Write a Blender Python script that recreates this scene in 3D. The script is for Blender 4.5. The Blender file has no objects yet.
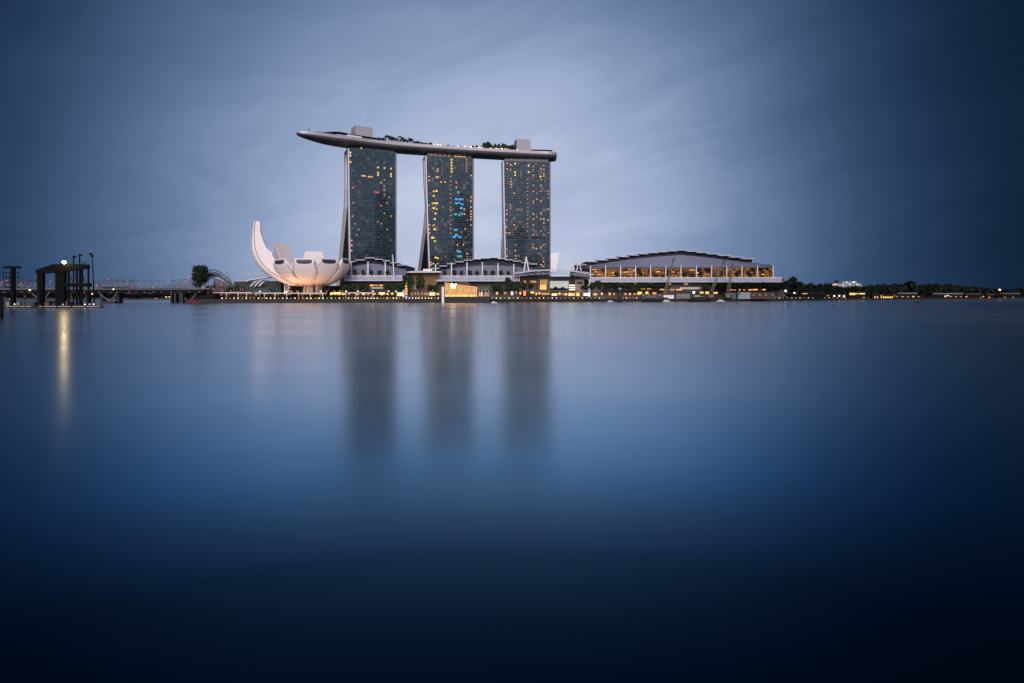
import bpy, math, random
from mathutils import Vector
C = bpy.context.scene
COL = C.collection
R = math.radians
F, H, HY = 600.0, 4.8, 297.0           # focal length in pixels, eye height, horizon row

def X(px, Y): return (px - 512.0) * Y / F
def Z(py, Y): return H + (HY - py) * Y / F
def P(px, py, Y): return Vector((X(px, Y), Y, Z(py, Y)))

# ------------------------------------------------------------------ camera
cd = bpy.data.cameras.new('camera'); cam = bpy.data.objects.new('camera', cd); COL.objects.link(cam)
cam.location = (0, 0, H); cam.rotation_euler = (R(90), 0, 0)
cd.sensor_width = 36.0; cd.lens = F / 1024.0 * 36.0
cd.shift_y = -(341.5 - HY) / 1024.0
cd.clip_start = 0.5; cd.clip_end = 60000
C.camera = cam
C.render.engine = 'CYCLES'
C.cycles.use_denoising = True
C.cycles.max_bounces = 6
C.cycles.sample_clamp_indirect = 20.0
C.view_settings.view_transform = 'Standard'; C.view_settings.look = 'None'
C.view_settings.exposure = 0.0; C.view_settings.gamma = 1.0
C.view_settings.use_curve_mapping = False

# ------------------------------------------------------------------ sky
SUN_EL, SUN_AZ = 6.0, 178.0            # sun low behind the camera (azimuth clockwise from +Y)
CLA, CLB = .62, .46
W = bpy.data.worlds.new('World'); C.world = W; W.use_nodes = True
nt = W.node_tree; nt.nodes.clear()
N = nt.nodes; LK = nt.links
def mth(op, a, b=None, c=None):
    n = N.new('ShaderNodeMath'); n.operation = op
    for i, v in enumerate((a, b, c)):
        if v is None: continue
        if isinstance(v, (int, float)): n.inputs[i].default_value = v
        else: LK.new(v, n.inputs[i])
    return n.outputs[0]
tc = N.new('ShaderNodeTexCoord'); sx = N.new('ShaderNodeSeparateXYZ'); LK.new(tc.outputs['Generated'], sx.inputs[0])
dx, dy, dz = sx.outputs
az = mth('ARCTAN2', dx, dy)
el = mth('ARCSINE', mth('MINIMUM', mth('MAXIMUM', dz, -1.0), 1.0))
ela = mth('ABSOLUTE', el)
def gauss(a0, sa, e0, se, pw=2.0):
    a = mth('DIVIDE', mth('SUBTRACT', az, R(a0)), R(sa)); e = mth('DIVIDE', mth('SUBTRACT', ela, R(e0)), R(se))
    q = mth('ADD', mth('POWER', mth('ABSOLUTE', a), pw), mth('MULTIPLY', e, e))
    return mth('EXPONENT', mth('MULTIPLY', q, -0.5))
# clouds: noise stretched along a slanting band
def cloud(scale, det, rough, stretch, rot, off, dist):
    m1 = N.new('ShaderNodeMapping'); m1.inputs['Rotation'].default_value = (0, R(rot), 0); LK.new(tc.outputs['Generated'], m1.inputs[0])
    m2 = N.new('ShaderNodeMapping'); m2.inputs['Scale'].default_value = stretch; m2.inputs['Location'].default_value = (off, off * .7, off * .3); LK.new(m1.outputs[0], m2.inputs[0])
    n = N.new('ShaderNodeTexNoise'); n.inputs['Scale'].default_value = scale; n.inputs['Detail'].default_value = det
    n.inputs['Roughness'].default_value = rough; n.inputs['Distortion'].default_value = dist
    LK.new(m2.outputs[0], n.inputs['Vector']); return n.outputs['Fac']
c1 = cloud(2.0, 5, .5, (1.0, 1.0, 2.4), 18, 4.3, .4)
c2 = cloud(4.5, 9, .62, (.8, .8, 3.0), 14, 9.1, .9)
cm = mth('ADD', mth('MULTIPLY', mth('SUBTRACT', c1, .5), CLA), mth('MULTIPLY', mth('SUBTRACT', c2, .5), CLB))
cmul = mth('ADD', 1.0, cm)
g = mth('MULTIPLY', gauss(-3.6, 18.6, 6.5, 15.2, 2.45), 0.585)
back1 = mth('MULTIPLY', gauss(180, 40, 12, 20), 0.72)
back2 = mth('MULTIPLY', gauss(-180, 40, 12, 20), 0.72)
G = mth('MULTIPLY', mth('ADD', mth('ADD', g, 0.008), mth('ADD', back1, back2)), cmul)
G = mth('MAXIMUM', G, 0.006)
rr = mth('MULTIPLY', mth('POWER', G, 1.31), 1.045)
bb = mth('MULTIPLY', mth('MULTIPLY', mth('POWER', G, 0.86), 1.45), mth('SUBTRACT', 1.0, mth('MULTIPLY', G, 0.30)))
cc = N.new('ShaderNodeCombineColor'); LK.new(rr, cc.inputs[0]); LK.new(mth('MULTIPLY', G, 0.985), cc.inputs[1]); LK.new(bb, cc.inputs[2])
bg1 = N.new('ShaderNodeBackground'); LK.new(cc.outputs[0], bg1.inputs[0]); bg1.inputs[1].default_value = 1.0
sky = N.new('ShaderNodeTexSky'); sky.sky_type = 'NISHITA'; sky.sun_disc = False
sky.sun_elevation = R(SUN_EL); sky.sun_rotation = R(SUN_AZ)
bg2 = N.new('ShaderNodeBackground'); LK.new(sky.outputs[0], bg2.inputs[0]); bg2.inputs[1].default_value = 0.0002
ad = N.new('ShaderNodeAddShader'); LK.new(bg1.outputs[0], ad.inputs[0]); LK.new(bg2.outputs[0], ad.inputs[1])
wo = N.new('ShaderNodeOutputWorld'); LK.new(ad.outputs[0], wo.inputs[0])

sl = bpy.data.lights.new('sun', 'SUN'); sl.energy = 2.3; sl.angle = R(22); sl.color = (1.0, .88, .84)
so = bpy.data.objects.new('sun', sl); COL.objects.link(so)
sd = Vector((math.sin(R(SUN_AZ)) * math.cos(R(18)), math.cos(R(SUN_AZ)) * math.cos(R(18)), math.sin(R(18))))
so.rotation_euler = sd.to_track_quat('Z', 'Y').to_euler(); so.location = sd * 500

# ------------------------------------------------------------------ materials
MATS = {}
def mat(name, col, rough=.6, metal=0.0, emit=None, es=0.0, var=.12, scale=.4, spec=.5, bump=0.0):
    if name in MATS: return MATS[name]
    m = bpy.data.materials.new(name); m.use_nodes = True
    t = m.node_tree; b = t.nodes['Principled BSDF']
    b.inputs['Roughness'].default_value = rough; b.inputs['Metallic'].default_value = metal
    b.inputs['Specular IOR Level'].default_value = spec
    if emit: b.inputs['Emission Color'].default_value = (*emit, 1); b.inputs['Emission Strength'].default_value = es
    co = t.nodes.new('ShaderNodeTexCoord'); no = t.nodes.new('ShaderNodeTexNoise')
    no.inputs['Scale'].default_value = scale; no.inputs['Detail'].default_value = 6
    t.links.new(co.outputs['Object'], no.inputs['Vector'])
    mx = t.nodes.new('ShaderNodeMix'); mx.data_type = 'RGBA'
    mx.inputs['A'].default_value = (*[c * (1 - var) for c in col], 1); mx.inputs['B'].default_value = (*[min(1, c * (1 + var)) for c in col], 1)
    t.links.new(no.outputs['Fac'], mx.inputs['Factor']); t.links.new(mx.outputs['Result'], b.inputs['Base Color'])
    if bump:
        bp = t.nodes.new('ShaderNodeBump'); bp.inputs['Strength'].default_value = bump
        t.links.new(no.outputs['Fac'], bp.inputs['Height']); t.links.new(bp.outputs[0], b.inputs['Normal'])
    if emit: m.cycles.emission_sampling = 'NONE'
    MATS[name] = m; return m
def glow(name, col, s, var=.35, scale=.6):
    """a lit lamp or lit window: uneven emission"""
    if name in MATS: return MATS[name]
    m = mat(name, tuple(c * .3 for c in col), .5, emit=col, es=s)
    t = m.node_tree; b = t.nodes['Principled BSDF']; no = [n for n in t.nodes if n.type == 'TEX_NOISE'][0]
    no.inputs['Scale'].default_value = scale
    mr = t.nodes.new('ShaderNodeMapRange'); mr.inputs['From Min'].default_value = .3; mr.inputs['From Max'].default_value = .7
    mr.inputs['To Min'].default_value = s * (1 - var); mr.inputs['To Max'].default_value = s * (1 + var)
    t.links.new(no.outputs['Fac'], mr.inputs['Value']); t.links.new(mr.outputs[0], b.inputs['Emission Strength'])
    return m
white_panel = mat('white_fibre_panel', (.86, .74, .73), .5, var=.10, scale=.22)
white_paint = mat('white_paint', (.80, .77, .79), .5, var=.06)
lav_metal = mat('roof_metal', (.22, .23, .32), .42, .25, var=.1, scale=.1)
awn_glass = mat('awning_glass', (.58, .59, .72), .35, var=.06, scale=.2)
navy = mat('clerestory_shade', (.016, .022, .042), .5, var=.3, spec=.2)  # shade under the overhanging roof plates, put into a navy glass colour
dark_glass = mat('dark_glass', (.018, .024, .03), .12, var=.3, spec=.6)
dark_steel = mat('dark_steel', (.012, .012, .014), .65, var=.3, spec=.25)
grey_steel = mat('grey_steel', (.24, .24, .27), .4, .4)
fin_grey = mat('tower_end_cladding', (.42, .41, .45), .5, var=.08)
grid_grey = mat('facade_spandrel', (.055, .078, .105), .5, .1, var=.3)
slab_grey = mat('tower_body', (.10, .10, .11), .6)
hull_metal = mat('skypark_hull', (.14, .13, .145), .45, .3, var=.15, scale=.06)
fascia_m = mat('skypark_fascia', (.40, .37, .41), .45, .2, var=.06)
deck_m = mat('timber_deck', (.16, .11, .08), .7)
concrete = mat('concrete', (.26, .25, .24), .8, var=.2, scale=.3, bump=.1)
dark_conc = mat('dark_concrete', (.02, .02, .022), .75, var=.3, scale=.5)  # near-black concrete, far darker than the plain one
brown_wall = mat('bronze_cladding', (.05, .033, .025), .55, var=.25, scale=.3)
ground_m = mat('ground_soil', (.05, .055, .04), .9, var=.3, scale=.05)
pave_m = mat('promenade_paving', (.16, .14, .13), .8, var=.2, scale=.5)
leaf_m = mat('foliage', (.028, .05, .02), .6, var=.5, scale=.5, spec=.3)
leaf_far = mat('far_foliage', (.012, .02, .012), .7, var=.5, scale=.3, spec=.2)
leaf_black = mat('dark_foliage', (.022, .035, .018), .7, var=.5, scale=.3, spec=.2)  # leaf green a little darker than the plain foliage
bark_m = mat('bark', (.06, .045, .035), .9)
olive = mat('crane_paint', (.16, .17, .08), .5)
green_p = mat('crane_tip_paint', (.02, .10, .05), .5)
red_p = mat('red_float', (.16, .012, .018), .5)
amber = glow('amber_light', (1, .46, .11), 1.05)
amber_dim = glow('amber_dim', (1, .42, .11), .38)
amber_hot = glow('amber_hot', (1, .60, .24), 1.9)
orange_w = glow('orange_room', (1, .40, .12), .95)
orange_d = glow('orange_room_dim', (1, .42, .18), .38)
yellow_w = glow('yellow_room', (1, .60, .10), 1.1)
yellow_d = glow('yellow_room_dim', (.9, .62, .12), .6)
blue_w = glow('blue_room', (.02, .40, .90), .9)
cyan_w = glow('cyan_room', (.05, .55, .60), .6)
white_w = glow('white_room', (.85, .88, 1), 1.0)
lamp_w = glow('warm_lamp', (1, .70, .38), 3.2)
lamp_white = glow('white_lamp', (1, .90, .80), 4.0)
lamp_red = glow('red_lamp', (1, .05, .08), 1.1)
lamp_pink = glow('pink_lamp', (1, .16, .24), 1.0)
lamp_green = glow('green_lamp', (.75, .95, .2), 1.4)
red_shop = glow('red_shop', (1, .16, .05), 1.6)

def panel_joints(m, pitch):
    t = m.node_tree; mx = [n for n in t.nodes if n.type == 'MIX'][0]; b = t.nodes['Principled BSDF']; co = [n for n in t.nodes if n.type == 'TEX_COORD'][0]
    sp = t.nodes.new('ShaderNodeSeparateXYZ'); t.links.new(co.outputs['Object'], sp.inputs[0])
    d = t.nodes.new('ShaderNodeMath'); d.operation = 'DIVIDE'; d.inputs[1].default_value = pitch; t.links.new(sp.outputs[2], d.inputs[0])
    f = t.nodes.new('ShaderNodeMath'); f.operation = 'FRACT'; t.links.new(d.outputs[0], f.inputs[0])
    g_ = t.nodes.new('ShaderNodeMath'); g_.operation = 'LESS_THAN'; g_.inputs[1].default_value = .12; t.links.new(f.outputs[0], g_.inputs[0])
    m2 = t.nodes.new('ShaderNodeMix'); m2.data_type = 'RGBA'; m2.blend_type = 'MULTIPLY'; t.links.new(g_.outputs[0], m2.inputs['Factor'])
    t.links.new(mx.outputs['Result'], m2.inputs['A']); m2.inputs['B'].default_value = (.88, .87, .88, 1); t.links.new(m2.outputs['Result'], b.inputs['Base Color'])
panel_joints(white_panel, 3.2)
# ------------------------------------------------------------------ mesh helpers
class MB:
    def __init__(s): s.v = []; s.f = []; s.m = []
    def face(s, pts, mi=0):
        i = len(s.v); s.v += [Vector(p) for p in pts]; s.f.append(tuple(range(i, i + len(pts)))); s.m.append(mi); return s
    def hexa(s, p, mi=0):                # 8 corners: bottom ring 0-3, top ring 4-7
        i = len(s.v); s.v += [Vector(q) for q in p]
        for f in ((3, 2, 1, 0), (4, 5, 6, 7), (0, 1, 5, 4), (1, 2, 6, 5), (2, 3, 7, 6), (3, 0, 4, 7)):
            s.f.append(tuple(i + k for k in f)); s.m.append(mi)
        return s
    def box(s, x0, x1, y0, y1, z0, z1, mi=0):
        return s.hexa([(x0, y0, z0), (x1, y0, z0), (x1, y1, z0), (x0, y1, z0), (x0, y0, z1), (x1, y0, z1), (x1, y1, z1), (x0, y1, z1)], mi)
    def pbox(s, px0, px1, py0, py1, Y, d, mi=0):   # a box whose front face spans these rows and columns at depth Y
        return s.box(X(px0, Y), X(px1, Y), Y, Y + d, Z(py1, Y), Z(py0, Y), mi)
    def bar(s, a, b, w, h=None, mi=0, up=(0, 0, 1)):
        a = Vector(a); b = Vector(b); h = h or w; d = (b - a)
        if d.length < 1e-6: return s
        d.normalize(); u = d.cross(Vector(up))
        if u.length < 1e-3: u = d.cross(Vector((0, 1, 0)))
        u.normalize(); n = u.cross(d).normalized(); u = u * w / 2; n = n * h / 2
        return s.hexa([a - u - n, a + u - n, a + u + n, a - u + n, b - u - n, b + u - n, b + u + n, b - u + n], mi)
    def tube(s, pts, r, n=6, mi=0, cap=True):
        pts = [Vector(p) for p in pts]; rings = []
        for k, p in enumerate(pts):
            d = (pts[min(k + 1, len(pts) - 1)] - pts[max(k - 1, 0)]).normalized()
            u = d.cross(Vector((0, 0, 1)))
            if u.length < 1e-3: u = d.cross(Vector((0, 1, 0)))
            u.normalize(); w = u.cross(d); rad = r[k] if isinstance(r, (list, tuple)) else r
            i = len(s.v); s.v += [p + u * rad * math.cos(2 * math.pi * j / n) + w * rad * math.sin(2 * math.pi * j / n) for j in range(n)]
            rings.append(i)
        for a, b in zip(rings, rings[1:]):
            for j in range(n):
                s.f.append((a + j, a + (j + 1) % n, b + (j + 1) % n, b + j)); s.m.append(mi)
        if cap:
            s.f.append(tuple(rings[0] + j for j in range(n))[::-1]); s.m.append(mi)
            s.f.append(tuple(rings[-1] + j for j in range(n))); s.m.append(mi)
        return s
    def loft(s, rings, mi=0, closed=True, cap=True):
        idx = []
        for rg in rings:
            idx.append(len(s.v)); s.v += [Vector(p) for p in rg]
        n = len(rings[0])
        for a, b in zip(idx, idx[1:]):
            for j in range(n if closed else n - 1):
                s.f.append((a + j, a + (j + 1) % n, b + (j + 1) % n, b + j)); s.m.append(mi)
        if cap and closed:
            s.f.append(tuple(idx[0] + j for j in range(n))[::-1]); s.m.append(mi)
            s.f.append(tuple(idx[-1] + j for j in range(n))); s.m.append(mi)
        return s
    def ball(s, c, r, seg=8, ring=5, mi=0, sz=1.0):
        c = Vector(c); rings = []
        for i in range(1, ring):
            th = math.pi * i / ring
            rings.append([c + Vector((r * math.sin(th) * math.cos(2 * math.pi * j / seg), r * math.sin(th) * math.sin(2 * math.pi * j / seg), -r * sz * math.cos(th))) for j in range(seg)])
        return s.loft(rings, mi)
    def prism(s, poly, d, mi=0):          # poly (world points) extruded by vector d
        d = Vector(d); poly = [Vector(p) for p in poly]
        return s.loft([poly, [p + d for p in poly]], mi)
ORG = {}
def mesh(name, mb, mats, o=Vector((0, 0, 0)), smooth=False):
    me = bpy.data.meshes.new(name)
    me.from_pydata([tuple(v - o) for v in mb.v], [], mb.f)
    for m in (mats if isinstance(mats, (list, tuple)) else [mats]): me.materials.append(m)
    for p, mi in zip(me.polygons, mb.m): p.material_index = mi; p.use_smooth = smooth
    me.validate(); me.update()
    return me
def tag(o, label, cat, group=None):
    o['label'] = label; o['category'] = cat
    if group: o['group'] = group
    return o
def thing(name, loc, label, cat, group=None):
    o = bpy.data.objects.new(name, None); COL.objects.link(o); o.location = loc; o.empty_display_size = .1
    ORG[o.name] = Vector(loc); return tag(o, label, cat, group)
def part(name, mb, mats, parent, smooth=False, label=None):
    og = ORG[parent.name]
    o = bpy.data.objects.new(name, mesh(name, mb, mats, og, smooth)); COL.objects.link(o); o.parent = parent
    ORG[o.name] = og
    if label: o['label'] = label
    return o
def solo(name, mb, mats, loc, label, cat, group=None, smooth=False):
    loc = Vector(loc); o = bpy.data.objects.new(name, mesh(name, mb, mats, loc, smooth)); COL.objects.link(o); o.location = loc
    ORG[o.name] = loc; return tag(o, label, cat, group)
def struct(name, mb, m, kind='structure', smooth=False):
    o = bpy.data.objects.new(name, mesh(name, mb, m, Vector((0, 0, 0)), smooth)); COL.objects.link(o); o['kind'] = kind; return o
def copy_tree(o, loc=None, parent=None):
    c = o.copy(); COL.objects.link(c)
    if parent: c.parent = parent
    if loc is not None: c.location = loc
    for ch in list(o.children): copy_tree(ch, None, c)
    return c
ORDN = 'first second third fourth fifth sixth seventh eighth ninth tenth eleventh twelfth thirteenth fourteenth fifteenth sixteenth seventeenth eighteenth nineteenth twentieth'.split()
def lerp(a, b, t): return a + (b - a) * t
def interp(tab, x):
    if x <= tab[0][0]: return tab[0][1]
    for (a, va), (b, vb) in zip(tab, tab[1:]):
        if x <= b: return lerp(va, vb, (x - a) / (b - a))
    return tab[-1][1]

# ------------------------------------------------------------------ water and land
WK = 1.15
def water_mat():
    m = bpy.data.materials.new('bay_water'); m.use_nodes = True; t = m.node_tree; t.nodes.clear()
    n = t.nodes; l = t.links
    out = n.new('ShaderNodeOutputMaterial'); co = n.new('ShaderNodeTexCoord')
    mp = n.new('ShaderNodeMapping'); mp.inputs['Scale'].default_value = (.02, .05, 1); l.new(co.outputs['Object'], mp.inputs[0])
    big = n.new('ShaderNodeTexNoise'); big.inputs['Scale'].default_value = .55; big.inputs['Detail'].default_value = 4; l.new(mp.outputs[0], big.inputs['Vector'])
    rg = n.new('ShaderNodeMapRange'); rg.inputs['From Min'].default_value = .35; rg.inputs['From Max'].default_value = .7
    rg.inputs['To Min'].default_value = .18; rg.inputs['To Max'].default_value = .27; l.new(big.outputs['Fac'], rg.inputs['Value'])
    mp2 = n.new('ShaderNodeMapping'); mp2.inputs['Scale'].default_value = (.25, .9, 1); mp2.inputs['Rotation'].default_value = (0, 0, .25); l.new(co.outputs['Object'], mp2.inputs[0])
    rip = n.new('ShaderNodeTexNoise'); rip.inputs['Scale'].default_value = 1.1; rip.inputs['Detail'].default_value = 5; rip.inputs['Roughness'].default_value = .6; l.new(mp2.outputs[0], rip.inputs['Vector'])
    bp = n.new('ShaderNodeBump'); bp.inputs['Strength'].default_value = .05; bp.inputs['Distance'].default_value = .10; l.new(rip.outputs['Fac'], bp.inputs['Height'])
    fr = n.new('ShaderNodeFresnel'); fr.inputs['IOR'].default_value = 1.33
    cr = n.new('ShaderNodeValToRGB'); l.new(fr.outputs[0], cr.inputs[0]); e = cr.color_ramp.elements
    K = WK
    stops = [(.0, (.001, .006, .014)), (.045, (.004, .018, .036)), (.10, (.034, .070, .108)), (.21, (.17, .315, .455)), (.40, (.46, .565, .65)), (.73, (.72, .74, .76)), (1, (.8, .8, .8))]
    while len(e) < len(stops): e.new(.5)
    for q_, (p_, c_) in zip(e, stops): q_.position = p_; q_.color = (*[min(1, v * K) for v in c_], 1)
    gl = n.new('ShaderNodeBsdfGlossy'); gl.distribution = 'MULTI_GGX'
    l.new(cr.outputs[0], gl.inputs['Color']); l.new(rg.outputs[0], gl.inputs['Roughness']); l.new(bp.outputs[0], gl.inputs['Normal'])
    df = n.new('ShaderNodeBsdfDiffuse'); df.inputs['Color'].default_value = (.0006, .003, .008, 1)
    mx = n.new('ShaderNodeAddShader'); l.new(df.outputs[0], mx.inputs[0]); l.new(gl.outputs[0], mx.inputs[1])
    l.new(mx.outputs[0], out.inputs[0]); return m
struct('water', MB().face([(-30000, -3000, 0), (30000, -3000, 0), (30000, 40000, 0), (-30000, 40000, 0)]), water_mat())

SH = [(186, 468), (240, 480), (440, 514), (570, 580), (690, 645), (780, 690), (830, 860), (1024, 1309), (1500, 2600)]
def S(px): return interp(SH, px)
LZ = 2.8
g_ = MB(); front = [Vector((X(p, y), y, 0)) for p, y in SH]
poly = [(v.x, v.y) for v in front] + [(X(1500, 2600) + 9000, 2600), (X(1500, 2600) + 9000, 14000), (X(186, 468) - 2400, 14000), (X(186, 3000) + 200, 3000), (X(188, 900), 900)]
g_.prism([(x, y, -2) for x, y in poly], (0, 0, LZ + 2))
struct('ground', g_, ground_m)
q = MB()
sub = [186, 240, 300, 360, 400, 440, 500, 570, 630, 690, 780]
for a, b in zip(sub, sub[1:]):
    ya, yb = S(a), S(b)
    q.face([(X(a, ya), ya + .6, LZ + .02), (X(b, yb), yb + .6, LZ + .02), (X(b, yb), yb + 30, LZ + .02), (X(a, ya), ya + 30, LZ + .02)])
struct('promenade_path', q, pave_m)
q = MB()
for (a, ya), (b, yb) in zip(SH[:-2], SH[1:-1]):
    A, B = Vector((X(a, ya), ya - .35, 0)), Vector((X(b, yb), yb - .35, 0))
    q.hexa([A + Vector((0, -.3, -2)), B + Vector((0, -.3, -2)), B + Vector((0, .6, -2)), A + Vector((0, .6, -2)),
            A + Vector((0, -.3, 3.0)), B + Vector((0, -.3, 3.0)), B + Vector((0, .6, 3.0)), A + Vector((0, .6, 3.0))])
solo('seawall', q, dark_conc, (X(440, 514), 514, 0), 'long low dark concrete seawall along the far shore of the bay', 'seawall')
q = MB(); q.prism([(-2600, 1050, -2), (X(176, 1050), 1050, -2), (X(182, 1500), 1500, -2), (-2600, 6000, -2)], (0, 0, 3.5))
struct('far_shore_land', q, ground_m)

# ------------------------------------------------------------------ hotel towers
def facade_glass(pr, em):
    m = bpy.data.materials.new('facade_glass'); m.use_nodes = True; t = m.node_tree; b = t.nodes['Principled BSDF']; l = t.links
    co = t.nodes.new('ShaderNodeTexCoord'); sp = t.nodes.new('ShaderNodeVectorMath'); sp.operation = 'SNAP'
    sp.inputs[1].default_value = (4.2, 4.2, 3.4); l.new(co.outputs['Object'], sp.inputs[0])
    wn = t.nodes.new('ShaderNodeTexWhiteNoise'); l.new(sp.outputs[0], wn.inputs['Vector'])
    mp = t.nodes.new('ShaderNodeMapping'); mp.inputs['Scale'].default_value = (.09, .09, .012); l.new(co.outputs['Object'], mp.inputs[0])
    no = t.nodes.new('ShaderNodeTexNoise'); no.inputs['Scale'].default_value = 1.0; no.inputs['Detail'].default_value = 3; l.new(mp.outputs[0], no.inputs['Vector'])
    mx = t.nodes.new('ShaderNodeMix'); mx.data_type = 'RGBA'; l.new(wn.outputs['Value'], mx.inputs['Factor'])
    mx.inputs['A'].default_value = (.005, .012, .019, 1); mx.inputs['B'].default_value = (.028, .05, .066, 1)
    l.new(mx.outputs['Result'], b.inputs['Base Color'])
    b.inputs['IOR'].default_value = 1.66; b.inputs['Specular Tint'].default_value = (.74, .93, 1, 1)
    of = t.nodes.new('ShaderNodeVectorMath'); of.operation = 'SNAP'; of.inputs[1].default_value = (2.1, 2.1, 3.4); l.new(co.outputs['Object'], of.inputs[0])
    w2 = t.nodes.new('ShaderNodeTexWhiteNoise'); l.new(of.outputs[0], w2.inputs['Vector'])
    gt = t.nodes.new('ShaderNodeMath'); gt.operation = 'GREATER_THAN'; gt.inputs[1].default_value = 1 - pr; l.new(w2.outputs['Value'], gt.inputs[0])
    ml = t.nodes.new('ShaderNodeMath'); ml.operation = 'MULTIPLY'; l.new(gt.outputs[0], ml.inputs[0])
    m3 = t.nodes.new('ShaderNodeMath'); m3.operation = 'MULTIPLY'; m3.inputs[1].default_value = em; l.new(wn.outputs['Value'], m3.inputs[0]); l.new(m3.outputs[0], ml.inputs[1])
    b.inputs['Emission Color'].default_value = (1, .45, .16, 1); l.new(ml.outputs[0], b.inputs['Emission Strength']); m.cycles.emission_sampling = 'NONE'
    mr = t.nodes.new('ShaderNodeMapRange'); mr.inputs['From Min'].default_value = .35; mr.inputs['From Max'].default_value = .65
    mr.inputs['To Min'].default_value = .015; mr.inputs['To Max'].default_value = .07; l.new(no.outputs['Fac'], mr.inputs['Value']); l.new(mr.outputs[0], b.inputs['Roughness'])
    bp = t.nodes.new('ShaderNodeBump'); bp.inputs['Strength'].default_value = .02; bp.inputs['Distance'].default_value = .3
    l.new(wn.outputs['Value'], bp.inputs['Height']); l.new(bp.outputs[0], b.inputs['Normal'])
    return m
FGS = [facade_glass(.05, .10), facade_glass(.13, .16), facade_glass(.12, .16)]
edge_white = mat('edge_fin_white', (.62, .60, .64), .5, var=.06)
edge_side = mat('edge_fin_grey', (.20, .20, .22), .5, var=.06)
atrium_m = mat('atrium_dark_glass', (.02, .022, .026), .7, var=.3, spec=.15)  # matte, near-black glass between the two slabs
UP = Vector((0, 0, 1))
TOW = []
def tower(px0, Y0, th, L, ztop, sbot, outline, frontl, tmax, label, lits, louv=(), y_join=None):
    u = Vector((math.cos(R(th)), math.sin(R(th)), 0)); b = Vector((-math.sin(R(th)), math.cos(R(th)), 0))
    Cn = Vector((X(px0, Y0), Y0, 0)); k = -(F / Y0) * (-math.sin(R(th)) - (px0 - 512) / F * math.cos(R(th)))
    zs = [LZ + (ztop - LZ) * i / 24 for i in range(25)]
    def row(z): return HY - (z - H) * F / Y0
    def fpx(z): return interp(frontl, row(z))
    def s_(z): return sbot * max(0.0, 1 - (z - LZ) / (ztop - LZ)) ** 1.3
    def D(z): return max(10.0, (fpx(z) - interp(outline, row(z))) / k)
    def th_(z): return min(D(z) * .5, tmax)
    def pt(a, d, z): return Cn + u * a + b * d + UP * z
    root = thing('hotel_tower', Cn + u * L / 2 + b * 10 + UP * LZ, label, 'skyscraper', 'three hotel towers under the sky deck')
    # two slabs: the front one upright, the rear one leaning in until they meet
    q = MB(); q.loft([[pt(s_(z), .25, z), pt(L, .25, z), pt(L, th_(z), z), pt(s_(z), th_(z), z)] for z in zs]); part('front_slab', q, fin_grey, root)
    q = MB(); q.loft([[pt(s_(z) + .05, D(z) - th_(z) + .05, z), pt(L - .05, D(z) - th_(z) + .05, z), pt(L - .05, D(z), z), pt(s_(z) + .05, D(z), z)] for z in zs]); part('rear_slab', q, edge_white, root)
    zg = [z for z in zs if D(z) - 2 * th_(z) > .6]
    if len(zg) > 1:
        q = MB(); q.loft([[pt(s_(z) + 3.5, th_(z) - .2, z), pt(L - 3.5, th_(z) - .2, z), pt(L - 3.5, D(z) - th_(z) + .2, z), pt(s_(z) + 3.5, D(z) - th_(z) + .2, z)] for z in zg])
        part('atrium_glass', q, atrium_m, root)
    # end wall: dark recessed seam glazing between two pale fins
    q = MB()
    for z0, z1 in zip(zs, zs[1:]):
        for (f0, f1) in ((.22, .80),):
            q.hexa([pt(s_(z0) - .12, th_(z0) * f0, z0), pt(s_(z0) + .3, th_(z0) * f0, z0), pt(s_(z0) + .3, th_(z0) * f1, z0), pt(s_(z0) - .12, th_(z0) * f1, z0),
                    pt(s_(z1) - .12, th_(z1) * f0, z1), pt(s_(z1) + .3, th_(z1) * f0, z1), pt(s_(z1) + .3, th_(z1) * f1, z1), pt(s_(z1) - .12, th_(z1) * f1, z1)])
    part('end_window_strip', q, mat('end_strip', (.33, .33, .37), .4), root)
    q = MB(); q.loft([[pt(s_(z) + .5, 0, z), pt(L - .5, 0, z), pt(L - .5, .35, z), pt(s_(z) + .5, .35, z)] for z in zs]); part('glass_facade', q, FGS[len(TOW)], root)
    # floor slabs and mullions
    q = MB(); nf = 56
    for i in range(1, nf + 1):
        z = LZ + (ztop - LZ) * i / nf
        q.hexa([pt(s_(z) + .4, -.28, z - .45), pt(L - .4, -.28, z - .45), pt(L - .4, .1, z - .45), pt(s_(z) + .4, .1, z - .45),
                pt(s_(z) + .4, -.28, z), pt(L - .4, -.28, z), pt(L - .4, .1, z), pt(s_(z) + .4, .1, z)])
    part('floor_bands', q, grid_grey, root)
    q = MB(); nm = 17; fins = [MB(), MB()]
    for i in range(nm + 1):
        for z0, z1 in ((zs[j], zs[j + 1]) for j in range(24)):
            a0 = lerp(s_(z0) + .5, L - .5, i / nm); a1 = lerp(s_(z1) + .5, L - .5, i / nm); w = .85 if i in (0, nm) else .13; dd = -.9 if i in (0, nm) else -.40
            (fins[0] if i == 0 else fins[1] if i == nm else q).hexa([pt(a0 - w, dd, z0), pt(a0 + w, dd, z0), pt(a0 + w, .1, z0), pt(a0 - w, .1, z0), pt(a1 - w, dd, z1), pt(a1 + w, dd, z1), pt(a1 + w, .1, z1), pt(a1 - w, .1, z1)])
    part('mullions', q, grid_grey, root)
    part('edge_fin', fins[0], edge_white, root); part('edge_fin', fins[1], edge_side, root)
    # set-back crown under the deck
    q = MB(); Dt = D(ztop); zc = [ztop, ztop + 5.5]
    q.loft([[pt(2.5, 2, z), pt(L - 2.5, 2, z), pt(L - 2.5, Dt - 1, z), pt(2.5, Dt - 1, z)] for z in zc]); part('crown_storey', q, mat('crown_glass', (.05, .06, .065), .3), root)
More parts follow.
